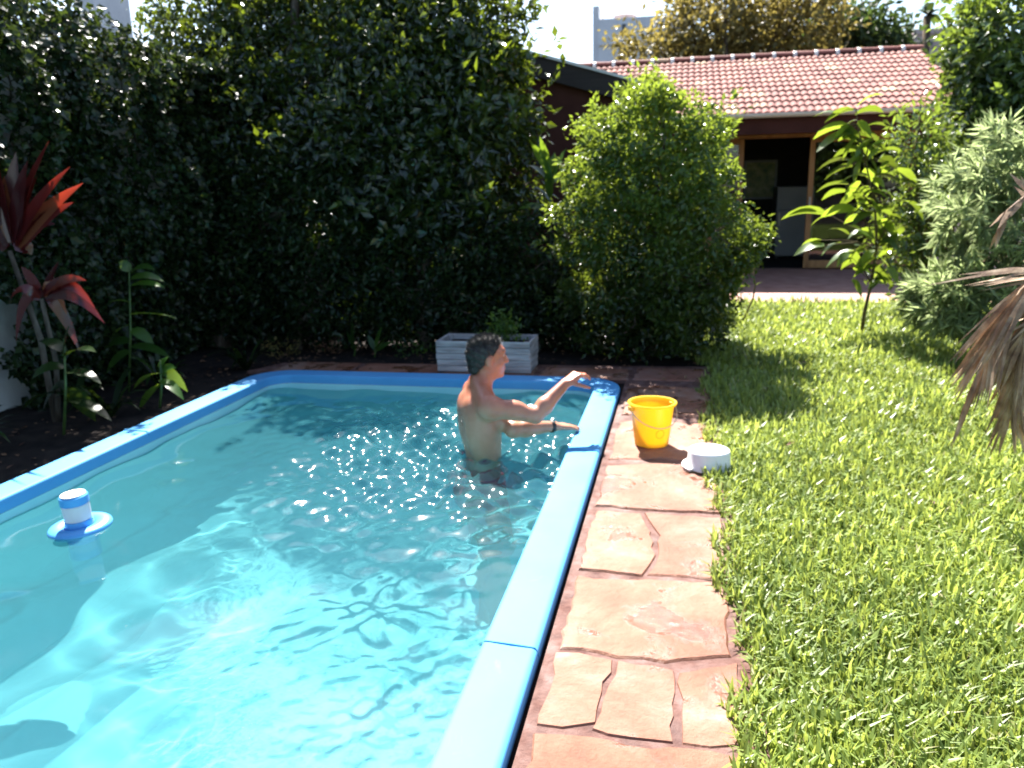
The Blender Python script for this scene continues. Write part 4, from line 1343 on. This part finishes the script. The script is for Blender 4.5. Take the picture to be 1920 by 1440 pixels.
def low_plant(label, px, py, n, size, mkey, cat='plant', hgt=0.1, rad=0.1):
    base = Vector(gp(px, py, -0.02))
    root = empty('ground_plant', base); tag(root, label, cat)
    a = rng.uniform(0, 2 * math.pi, n); rr = rad * np.sqrt(rng.random(n)); z = rng.uniform(0.0, hgt, n)
    P = np.stack([rr * np.cos(a), rr * np.sin(a), z], 1)
    L = np.stack([np.cos(a), np.sin(a), np.full(n, .5)], 1) + rng.normal(size=(n, 3)) * .5
    N = rng.normal(size=(n, 3)) * .4 + np.array([0, 0, 1])
    ln = size * rng.uniform(.6, 1.2, n)
    o = link('leaves', leaf_mesh('leaves', P, L, N, ln, ln * .5, rng.random(n)), M[mkey], root); o['kind'] = 'stuff'
    return root


low_plant('pale dry ground plant at the far left pool corner', 528, 668, 120, .045, 'dry_frond' if False else 'l_brown', hgt=.12, rad=.16)
low_plant('tuft of brown leaved ground cover behind the far rim', 610, 665, 90, .04, 'l_litter', hgt=.1, rad=.14)
low_plant('small green weed by the left end of the planter', 780, 668, 90, .04, 'l_broad', hgt=.12, rad=.16)
low_plant('small green weed on the soil under the round bush', 1300, 668, 90, .04, 'l_bush', hgt=.1, rad=.16)
low_plant('low weed in the grass edge before the round bush', 1330, 668, 70, .035, 'l_broad', hgt=.09, rad=.12)

# ================================================================== OBJECTS
# yellow bucket
bk = empty('bucket', (0.245, 2.535, 0.008))
tag(bk, 'yellow plastic bucket with a wire handle on the flagstones', 'bucket')
H_ = 0.222
prof = [(0.0, 0.012), (0.080, 0.012), (0.083, 0.0), (0.087, 0.0), (0.088, 0.020), (0.091, 0.034), (0.110, H_ - 0.02), (0.112, H_ - 0.012), (0.124, H_ - 0.008), (0.127, H_ - 0.002), (0.124, H_ + 0.003), (0.112, H_ + 0.002), (0.108, H_ - 0.014), (0.088, 0.034), (0.084, 0.019), (0.0, 0.018)]
MB().lathe(prof, 56).build('body', M['bucket'], bk, smooth=True, auto=45)
for s in (-1, 1):
    mb = MB(); mb.box(s * 0.118 - 0.014, s * 0.118 + 0.014, -0.016, 0.016, H_ - 0.034, H_ - 0.010)
    o = mb.build('ear', M['bucket'], bk, bevel=0.004); o.rotation_euler = (0, 0, R(30))
pts = []
for k in range(25):
    a = math.pi * k / 24
    pts.append(Vector((0.128 * math.cos(a), -0.110 * math.sin(a) - 0.012 * math.sin(a), H_ - 0.024 - 0.085 * math.sin(a))))
rz = Matrix.Rotation(R(30), 3, 'Z')
MB().tube([rz @ p for p in pts], 0.0024, 6).build('handle', M['metal'], bk, smooth=True)
# faint round maker's mark printed on the side
mk = MB()
ang0 = R(-62)
ring = []
for k in range(24):
    a = 2 * math.pi * k / 24
    zz = 0.075 + 0.022 * math.sin(a)
    rr = 0.0915 + (zz - 0.034) * (0.019 / (H_ - 0.054)) + 0.0008
    th_ = ang0 + 0.022 * math.cos(a) / rr
    ring.append((rr * math.cos(th_), rr * math.sin(th_), zz))
mk.tube(ring + ring[:1], 0.0012, 5)
mk.build('emblem', M['bucket_mark'], bk, smooth=True)

# white tub, upside down
tb = empty('plastic_tub', (0.525, 2.20, 0.008))
tag(tb, 'white plastic tub turned upside down at the edge of the grass', 'tub')
MB().lathe([(0.100, 0.0), (0.104, 0.002), (0.104, 0.008), (0.101, 0.012), (0.097, 0.078), (0.093, 0.087), (0.085, 0.090), (0.0, 0.091)], 56).build('body', M['white_plastic'], tb, smooth=True, auto=50)
mb = MB()
hp_ = []
for k in range(13):
    a = R(95 + 130 * k / 12)
    hp_.append((0.126 * math.cos(a), 0.126 * math.sin(a)))
inn = [(0.102 * math.cos(R(95 + 130 * k / 12)), 0.102 * math.sin(R(95 + 130 * k / 12))) for k in range(12, -1, -1)]
mb.prism(hp_ + inn, 0.001, 0.014)
mb.build('handle_lip', M['white_plastic'], tb, bevel=0.003)

# floating chlorine dispenser
dp = Vector(gp(150, 980, WZ + 0.03))
ds = empty('chlorine_dispenser', (dp.x, dp.y, WZ))
tag(ds, 'floating blue and white chlorine dispenser on the pool water', 'dispenser')
ds.rotation_euler = (R(3), R(-2), 0)
ring = [(0.055 + 0.036 + 0.036 * math.cos(R(a)), 0.012 + 0.020 * math.sin(R(a))) for a in range(0, 360, 20)]
MB().lathe(ring, 48, closed=True).build('float_ring', M['blue_plastic'], ds, smooth=True)
MB().lathe([(0.058, -0.12), (0.062, -0.118), (0.058, 0.034), (0.056, 0.050), (0.0, 0.050)], 40).build('base', M['blue_plastic'], ds, smooth=True, auto=40)
MB().lathe([(0.0505, 0.0505), (0.0535, 0.052), (0.055, 0.118), (0.053, 0.120), (0.0, 0.1205)], 40).build('cup', M['frost'], ds, smooth=True, auto=40)
MB().lathe([(0.0545, 0.1212), (0.0575, 0.123), (0.0565, 0.156), (0.051, 0.161), (0.0, 0.162)], 40).build('cap', M['blue_plastic'], ds, smooth=True, auto=40)
MB().lathe([(0.050, 0.1622), (0.049, 0.1652), (0.0, 0.1656)], 36).build('cap_disc', M['white_plastic'], ds, smooth=True, auto=40)

# planter box behind the far rim
p0 = gp(818, 699, 0.0); p1 = gp(986, 697, 0.0)
pl = empty('planter_box', (p0.x, p0.y + 0.02, 0.006))
tag(pl, 'weathered white slatted planter box behind the far pool rim', 'planter')
PWd, PD, PH = p1.x - p0.x + 0.05, 0.34, 0.232
nsl = 5
sh = PH / nsl
for i in range(nsl):
    z0, z1 = i * sh + 0.0015, (i + 1) * sh - 0.0015
    jx = random.uniform(-.004, .004)
    for b in ((0.0 + jx, PWd + jx, 0.0, 0.018, z0, z1), (0.0 - jx, PWd - jx, PD - 0.018, PD, z0, z1), (0.001, 0.018, 0.0185, PD - 0.0185, z0, z1), (PWd - 0.018, PWd - 0.001, 0.0185, PD - 0.0185, z0, z1)):
        MB().box(*b).build('slat', M['weathered'], pl, bevel=0.003)
for cx in (0.020, PWd - 0.048):
    for cy in (0.020, PD - 0.048):
        MB().box(cx, cx + 0.028, cy, cy + 0.028, 0.0, PH - 0.004).build('corner_post', M['weathered'], pl)
MB().box(0.05, PWd - 0.05, 0.05, PD - 0.05, 0.02, PH - 0.04).build('soil', M['soil'], pl)
pp = empty('potted_herb', (p0.x + 0.49, p0.y + 0.17, 0.19)); tag(pp, 'leafy green herb growing in the planter box', 'plant')
n = 420
P = rng.normal(size=(n, 3)) * np.array([.06, .05, .06]) + np.array([0, 0, .12])
k_ = P[:, 2] > 0.01
P = P[k_]; n = len(P)
L = rng.normal(size=(n, 3)) + np.array([0, 0, .4]); N = rng.normal(size=(n, 3)) * .5 + np.array([0, -.1, 1]); ln = rng.uniform(.03, .055, n)
o = link('leaves', leaf_mesh('leaves', P, L, N, ln, ln * .45, rng.random(n)), M['l_broad'], pp); o['kind'] = 'stuff'
mb = MB()
for k in range(7): mb.tube([(0, 0, 0), (random.uniform(-.05, .05), random.uniform(-.04, .04), random.uniform(.1, .2))], [.004, .002], 5)
mb.build('stem', M['green_stem'], pp)


# ================================================================== PERSON
FA = R(27)
MC = Vector((-0.64, 2.45, 0.0))
FV = Vector((math.cos(FA), math.sin(FA), 0)); RV = Vector((math.sin(FA), -math.cos(FA), 0))


def to_local(p):
    d = p - MC
    return np.array([d.dot(FV), d.dot(RV), d.z])


def pr(px, py, r):
    """photo pixel -> body coordinates on the vertical plane r metres towards the body's right side"""
    d = ray(px, py)
    o = MC + RV * r
    t = (o - CAM).dot(RV) / d.dot(RV)
    return to_local(CAM + d * t)


class SDF:
    def __init__(s, lo, hi, h):
        s.lo, s.h = np.array(lo, float), h
        s.n = np.ceil((np.array(hi) - s.lo) / h).astype(int) + 1
        s.d = np.full(s.n, 0.5, np.float32)
    def _box(s, lo, hi):
        a = np.clip(np.floor((np.array(lo) - s.lo) / s.h).astype(int), 0, s.n - 1)
        b = np.clip(np.ceil((np.array(hi) - s.lo) / s.h).astype(int) + 1, 1, s.n)
        sl_ = tuple(slice(a[i], b[i]) for i in range(3))
        g_ = np.meshgrid(*[s.lo[i] + s.h * np.arange(a[i], b[i]) for i in range(3)], indexing='ij')
        return sl_, [g.astype(np.float32) for g in g_]
    def _mix(s, sl_, e, k):
        d = s.d[sl_]
        if k <= 0: s.d[sl_] = np.minimum(d, e); return
        h_ = np.clip(0.5 + 0.5 * (d - e) / k, 0, 1)
        s.d[sl_] = d * (1 - h_) + e * h_ - k * h_ * (1 - h_)
    def cap(s, a, b, ra, rb, k=0.03):
        a, b = np.array(a, float), np.array(b, float)
        m_ = max(ra, rb) + k + 0.03
        sl_, (X, Y, Z) = s._box(np.minimum(a, b) - m_, np.maximum(a, b) + m_)
        ab = b - a; L2 = max(float(ab @ ab), 1e-9)
        t = np.clip(((X - a[0]) * ab[0] + (Y - a[1]) * ab[1] + (Z - a[2]) * ab[2]) / L2, 0, 1)
        e = np.sqrt((X - a[0] - t * ab[0]) ** 2 + (Y - a[1] - t * ab[1]) ** 2 + (Z - a[2] - t * ab[2]) ** 2) - (ra + (rb - ra) * t)
        s._mix(sl_, e, k)
    def ell(s, c, r, k=0.03, ax=None):
        c, r = np.array(c, float), np.array(r, float)
        m_ = r.max() + k + 0.03
        sl_, (X, Y, Z) = s._box(c - m_, c + m_)
        x, y, z = X - c[0], Y - c[1], Z - c[2]
        if ax is not None:
            A = np.array(ax)
            x, y, z = [A[i, 0] * x + A[i, 1] * y + A[i, 2] * z for i in range(3)]
        q = np.sqrt((x / r[0]) ** 2 + (y / r[1]) ** 2 + (z / r[2]) ** 2)
        q2 = np.sqrt((x / r[0] ** 2) ** 2 + (y / r[1] ** 2) ** 2 + (z / r[2] ** 2) ** 2)
        e = q * (q - 1) / np.maximum(q2, 1e-6)
        s._mix(sl_, e.astype(np.float32), k)
    def mesh(s):
        """surface nets"""
        d = s.d
        neg = d < 0
        c = [neg[i:neg.shape[0] - 1 + i, j:neg.shape[1] - 1 + j, k:neg.shape[2] - 1 + k] for i in (0, 1) for j in (0, 1) for k in (0, 1)]
        any_ = np.logical_or.reduce(c); all_ = np.logical_and.reduce(c)
        act = any_ & ~all_
        I = np.argwhere(act)
        idx = np.full(act.shape, -1, np.int64); idx[act] = np.arange(len(I))
        val = np.stack([d[I[:, 0] + i, I[:, 1] + j, I[:, 2] + k] for i in (0, 1) for j in (0, 1) for k in (0, 1)], 1)
        off = np.array([(i, j, k) for i in (0, 1) for j in (0, 1) for k in (0, 1)], float)
        acc = np.zeros((len(I), 3)); cnt = np.zeros(len(I))
        for a_ in range(8):
            for b_ in range(a_ + 1, 8):
                if np.abs(off[a_] - off[b_]).sum() != 1: continue
                va, vb = val[:, a_], val[:, b_]
                m_ = (va < 0) != (vb < 0)
                t = np.where(m_, va / np.where(m_, va - vb, 1), 0)
                acc += m_[:, None] * (off[a_] + (off[b_] - off[a_]) * t[:, None]); cnt += m_
        V = s.lo + s.h * (I + acc / cnt[:, None])
        F = []
        for ax in range(3):
            u_, v_ = (ax + 1) % 3, (ax + 2) % 3
            sh_ = [slice(None)] * 3
            lo_ = list(sh_); hi_ = list(sh_)
            lo_[ax] = slice(0, -1); hi_[ax] = slice(1, None)
            a0, a1 = neg[tuple(lo_)], neg[tuple(hi_)]
            for flip in (False, True):
                E_ = np.argwhere((a0 & ~a1) if not flip else (~a0 & a1))
                E_ = E_[(E_[:, u_] > 0) & (E_[:, v_] > 0) & (E_[:, u_] < act.shape[u_]) & (E_[:, v_] < act.shape[v_])]
                q = []
                for du, dv in ((-1, -1), (0, -1), (0, 0), (-1, 0)):
                    e = E_.copy(); e[:, u_] += du; e[:, v_] += dv
                    q.append(idx[e[:, 0], e[:, 1], e[:, 2]])
                q = np.stack(q, 1)
                if flip: q = q[:, ::-1]
                F.append(q)
        F = np.concatenate(F)
        return V, F[(F >= 0).all(1)]


def smooth_mesh(V, F, it=2, lam=0.5):
    for _ in range(it):
        acc = np.zeros_like(V); cnt = np.zeros(len(V))
        for i in range(4):
            a, b = F[:, i], F[:, (i + 1) % 4]
            np.add.at(acc, a, V[b]); np.add.at(cnt, a, 1)
        V = V + lam * (acc / np.maximum(cnt, 1)[:, None] - V)
    return V


def nrm(v):
    v = np.array(v, float)
    return v / np.linalg.norm(v)


def person():
    base = MC + Vector((0, 0, -1.16))
    root = empty('person', base, FA)
    tag(root, 'bare chested person standing waist deep in the pool, reaching for the rim', 'person')
    OFF = np.array([0, 0, 1.16])
    S = SDF((-0.24, -0.36, -1.19), (0.80, 0.36, 0.60), 0.0055)
    # trunk
    S.ell((-0.012, 0, 0.115), (0.112, 0.158, 0.185), 0.0)
    S.ell((-0.025, 0, 0.215), (0.085, 0.175, 0.085), 0.05)
    S.ell((0.0, 0, -0.06), (0.092, 0.136, 0.17), 0.05)
    S.ell((-0.01, 0, -0.24), (0.108, 0.155, 0.13), 0.05)
    for s in (-1, 1):
        S.ell((-0.035, s * 0.10, 0.10), (0.075, 0.07, 0.15), 0.03)
        S.ell((-0.075, s * 0.07, 0.19), (0.035, 0.06, 0.075), 0.03)
        S.ell((0.066, s * 0.075, 0.145), (0.045, 0.075, 0.055), 0.03)
        S.ell((-0.065, s * 0.075, -0.30), (0.08, 0.085, 0.10), 0.04)
        S.cap((-0.02, s * 0.03, 0.33), (-0.015, s * 0.15, 0.272), 0.038, 0.042, 0.04)
        # legs
        S.cap((0.0, s * 0.085, -0.33), (0.05, s * 0.115, -0.70), 0.088, 0.056, 0.04)
        S.cap((0.05, s * 0.115, -0.70), (0.005, s * 0.13, -1.08), 0.055, 0.036, 0.02)
        S.ell((-0.015, s * 0.122, -0.82), (0.05, 0.05, 0.11), 0.03)
        S.cap((-0.02, s * 0.13, -1.125), (0.16, s * 0.16, -1.137), 0.034, 0.022, 0.02)
    # neck and head
    HX = 0.028
    S.cap((-0.02, 0, 0.27), (0.005 + HX, 0, 0.42), 0.060, 0.054, 0.04)
    S.ell((0.003 + HX, 0, 0.478), (0.097, 0.076, 0.092), 0.02)
    S.ell((0.045 + HX, 0, 0.418), (0.053, 0.054, 0.072), 0.03)
    S.ell((0.078 + HX, 0, 0.366), (0.02, 0.022, 0.016), 0.02)
    S.cap((0.088 + HX, 0.028, 0.497), (0.088 + HX, -0.028, 0.497), 0.013, 0.013, 0.015)
    S.cap((0.094 + HX, 0, 0.480), (0.112 + HX, 0, 0.438), 0.008, 0.013, 0.010)
    S.ell((0.108 + HX, 0, 0.433), (0.014, 0.018, 0.010), 0.008)
    S.ell((0.093 + HX, 0, 0.406), (0.012, 0.024, 0.008), 0.006)
    S.ell((0.092 + HX, 0, 0.392), (0.011, 0.021, 0.007), 0.006)
    for s in (-1, 1):
        S.ell((0.062 + HX, s * 0.045, 0.44), (0.03, 0.024, 0.022), 0.015)
        S.ell((0.0 + HX, s * 0.080, 0.452), (0.020, 0.008, 0.032), 0.006)
        S.ell((0.002 + HX, s * 0.085, 0.468), (0.018, 0.006, 0.014), 0.006)
    # arms
    def arm(sh, el, wr):
        sh, el, wr = map(np.array, (sh, el, wr))
        S.ell(sh + np.array([0, 0, -0.005]), (0.062, 0.058, 0.066), 0.03)
        S.cap(sh, el, 0.052, 0.040, 0.03)
        m_ = sh + (el - sh) * 0.5
        S.ell(m_ + np.array([0, 0, 0.012]), (0.06, 0.042, 0.044), 0.03)
        f1 = el + (wr - el) * 0.3
        S.cap(el, f1, 0.039, 0.043, 0.02)
        S.cap(f1, wr, 0.043, 0.027, 0.02)

    def hand(wr, fwd, back, curls, thumb_side, spread=0.1, size=1.0, tcurl=0.3):
        """fwd: wrist to knuckles; back: out of the back of the hand; curls: bend per finger in radians"""
        fwd = nrm(fwd); back = nrm(np.array(back) - fwd * np.dot(back, fwd)); side = np.cross(fwd, back) * thumb_side
        wr = np.array(wr)
        for q in (-0.026, -0.009, 0.009, 0.026):
            S.cap(wr + side * q * 0.75 * size, wr + fwd * 0.082 * size + side * q * 1.12 * size, 0.0155 * size, 0.0125 * size, 0.012)
        lens = (0.072, 0.080, 0.074, 0.058)
        for i, q in enumerate((0.030, 0.010, -0.010, -0.029)):
            p = wr + fwd * (0.086 - 0.004 * abs(i - 1)) * size + side * q * size
            d = nrm(fwd + side * q * spread * 20 * 0.3)
            c = curls[i]
            for j, fr_ in enumerate((0.45, 0.31, 0.24)):
                ang = c * (0.7, 1.15, 0.9)[j]
                d = nrm(d * math.cos(ang) - back * math.sin(ang))
                e = p + d * lens[i] * fr_ * size
                S.cap(p, e, (0.0100 - 0.0009 * j) * size, (0.0094 - 0.0009 * j) * size, 0.004)
                p = e
        p = wr + fwd * 0.022 * size + side * 0.026 * size
        d = nrm(fwd * 0.62 + side * 0.72 - back * tcurl)
        for j, l_ in enumerate((0.044, 0.032, 0.026)):
            e = p + d * l_ * size
            S.cap(p, e, (0.0145, 0.0108, 0.0098)[j] * size, (0.0112, 0.0098, 0.0085)[j] * size, 0.010 if j == 0 else 0.004)
            p = e
            d = nrm(d * 0.9 + fwd * 0.35 - back * tcurl * 0.5)

    # right arm (towards the camera): raised, hand closing over the far rim
    sr = np.array([0.0, 0.185, 0.242])
    er = pr(1004, 779, 0.20); wr_ = pr(1060, 719, 0.13)
    arm(sr, er, wr_)
    fw = pr(1089, 697, 0.11) - wr_
    hand(wr_, fw, (-0.35, 0.15, 0.9), (0.75, 0.8, 0.85, 0.9), -1, 0.05, 1.0, 0.7)
    # left arm: hand flat on the near rim, watch on the wrist
    sl_ = np.array([0.0, -0.185, 0.242])
    wl = to_local(Vector(gp(1040, 799, 0.082)))
    tipl = to_local(Vector(gp(1098, 800, 0.046)))
    el = pr(962, 806, wl[1] + 0.06)
    arm(sl_, el, wl)
    hand(wl, tipl - wl, (0.12, 0, 1), (0.10, 0.08, 0.10, 0.14), 1, 0.2, 1.0, 0.25)
    print('arm points', er.round(3), wr_.round(3), el.round(3), wl.round(3), tipl.round(3), 'headtop', pr(912, 617, 0).round(3), 'nose', pr(956, 668, 0).round(3), 'nape', pr(880, 660, 0).round(3), 'chin', pr(940, 703, 0).round(3), 'back', pr(866, 790, 0).round(3), 'front', pr(945, 810, 0).round(3), 'water', pr(900, 870, 0.1).round(3))
    V, F = S.mesh()
    V = smooth_mesh(V, F, 2, 0.45)
    MIR = np.array([1, -1, 1.0])          # body coordinates count r towards the right hand, the object's y to the left
    link('body', np_mesh('body', V * MIR + OFF, F[:, ::-1], True), M['skin'], root)
    # hair: cap cut along the hairline, with short strands
    Hs = SDF((-0.13, -0.11, 0.33), (0.13, 0.11, 0.62), 0.0045)
    Hs.ell((-0.004, 0, 0.484), (0.101, 0.080, 0.094), 0.0)
    Hs.ell((-0.048, 0, 0.42), (0.046, 0.058, 0.058), 0.02)
    X, Y, Z = np.meshgrid(*[Hs.lo[i] + Hs.h * np.arange(Hs.n[i]) for i in range(3)], indexing='ij')
    cutn = nrm((0.74, 0, -0.67))
    cut = (X - 0.082) * cutn[0] + (Z - 0.548) * cutn[2]
    ear = 0.034 - np.sqrt((X - 0.012) ** 2 + (Z - 0.445) ** 2)
    bumps = 0.0022 * np.sin(X * 160) * np.sin(Y * 150 + 1) + 0.0018 * np.sin(Z * 170 + X * 90)
    Hs.d = np.maximum(np.maximum(Hs.d + bumps, cut), ear).astype(np.float32)
    HV, HF = Hs.mesh()
    HV = smooth_mesh(HV, HF, 1, 0.4)
    OFH = OFF + np.array([HX, 0, 0])
    sel = rng.choice(len(HV), 9500)
    C = HV[sel]
    nn = unit(C - np.array([0, 0, 0.46]))
    L = nn * 0.7 + rng.normal(size=(len(C), 3)) * 0.35 + np.array([0.25, 0, 0.15])
    ln = rng.uniform(.008, .024, len(C)) * np.where(C[:, 2] > 0.53, 1.25, 0.5)
    Lu = unit(L); Sd = unit(np.cross(Lu, rng.normal(size=Lu.shape))) * 0.0009
    SV = np.stack([C - Sd, C + Sd, C + Lu * ln[:, None]], 1).reshape(-1, 3)
    SF = np.arange(len(SV)).reshape(-1, 3) + len(HV)
    link('hair', np_mesh('hair', np.concatenate([HV, SV]) + OFH, [HF, SF], True), M['hair'], root)
    # eyes and brows
    for s in (-1, 1):
        e_ = MB()
        e_.lathe([(0.0001, -0.011), (0.006, -0.009), (0.0105, -0.003), (0.0105, 0.003), (0.006, 0.009), (0.0001, 0.011)], 12, (0.083 + HX, s * 0.031, 0.474 + 1.16))
        eo = e_.build('eye', M['eye_white'], root, smooth=True)
        i_ = MB(); i_.lathe([(0.0001, -0.005), (0.004, -0.002), (0.004, 0.002), (0.0001, 0.005)], 10, (0.0905 + HX, s * 0.031, 0.474 + 1.16))
        i_.build('iris', M['black'], eo, smooth=True)
        MB().tube([(0.096 + HX, s * 0.014, 1.659), (0.095 + HX, s * 0.03, 1.664), (0.082 + HX, s * 0.05, 1.660)], [0.0035, 0.0035, 0.002], 6).build('eyebrow', M['hair'], root, smooth=True)
    # wristwatch
    ax = nrm(wl - el)
    c = wl - ax * 0.018
    q = Vector(ax * MIR).to_track_quat('Z', 'Y').to_matrix().to_4x4()
    w = MB().lathe([(0.0315, -0.010), (0.0335, -0.009), (0.0335, 0.009), (0.0315, 0.010), (0.029, 0.009), (0.029, -0.009)], 24, closed=True).build('wristwatch', M['black'], root, smooth=True)
    w.matrix_local = Matrix.Translation(Vector(c * MIR + OFF)) @ q
    # swim shorts
    T = SDF((-0.22, -0.27, -0.74), (0.24, 0.27, -0.08), 0.007)
    T.ell((-0.01, 0, -0.24), (0.122, 0.168, 0.15), 0.0)
    for s in (-1, 1):
        T.ell((-0.065, s * 0.075, -0.30), (0.092, 0.098, 0.11), 0.04)
        T.cap((0.0, s * 0.088, -0.33), (0.045, s * 0.115, -0.66), 0.103, 0.098, 0.04)
    X, Y, Z = np.meshgrid(*[T.lo[i] + T.h * np.arange(T.n[i]) for i in range(3)], indexing='ij')
    wr2 = 0.004 * np.sin(Z * 60 + 8 * np.arctan2(Y, X)) + 0.003 * np.sin(Y * 90 + Z * 30)
    T.d = np.maximum(np.maximum(T.d + wr2, Z + 0.17), -Z - 0.58).astype(np.float32)
    TV, TF = T.mesh()
    link('swim_shorts', np_mesh('swim_shorts', smooth_mesh(TV, TF, 1) + OFF, TF, True), M['shorts'], root)


person()
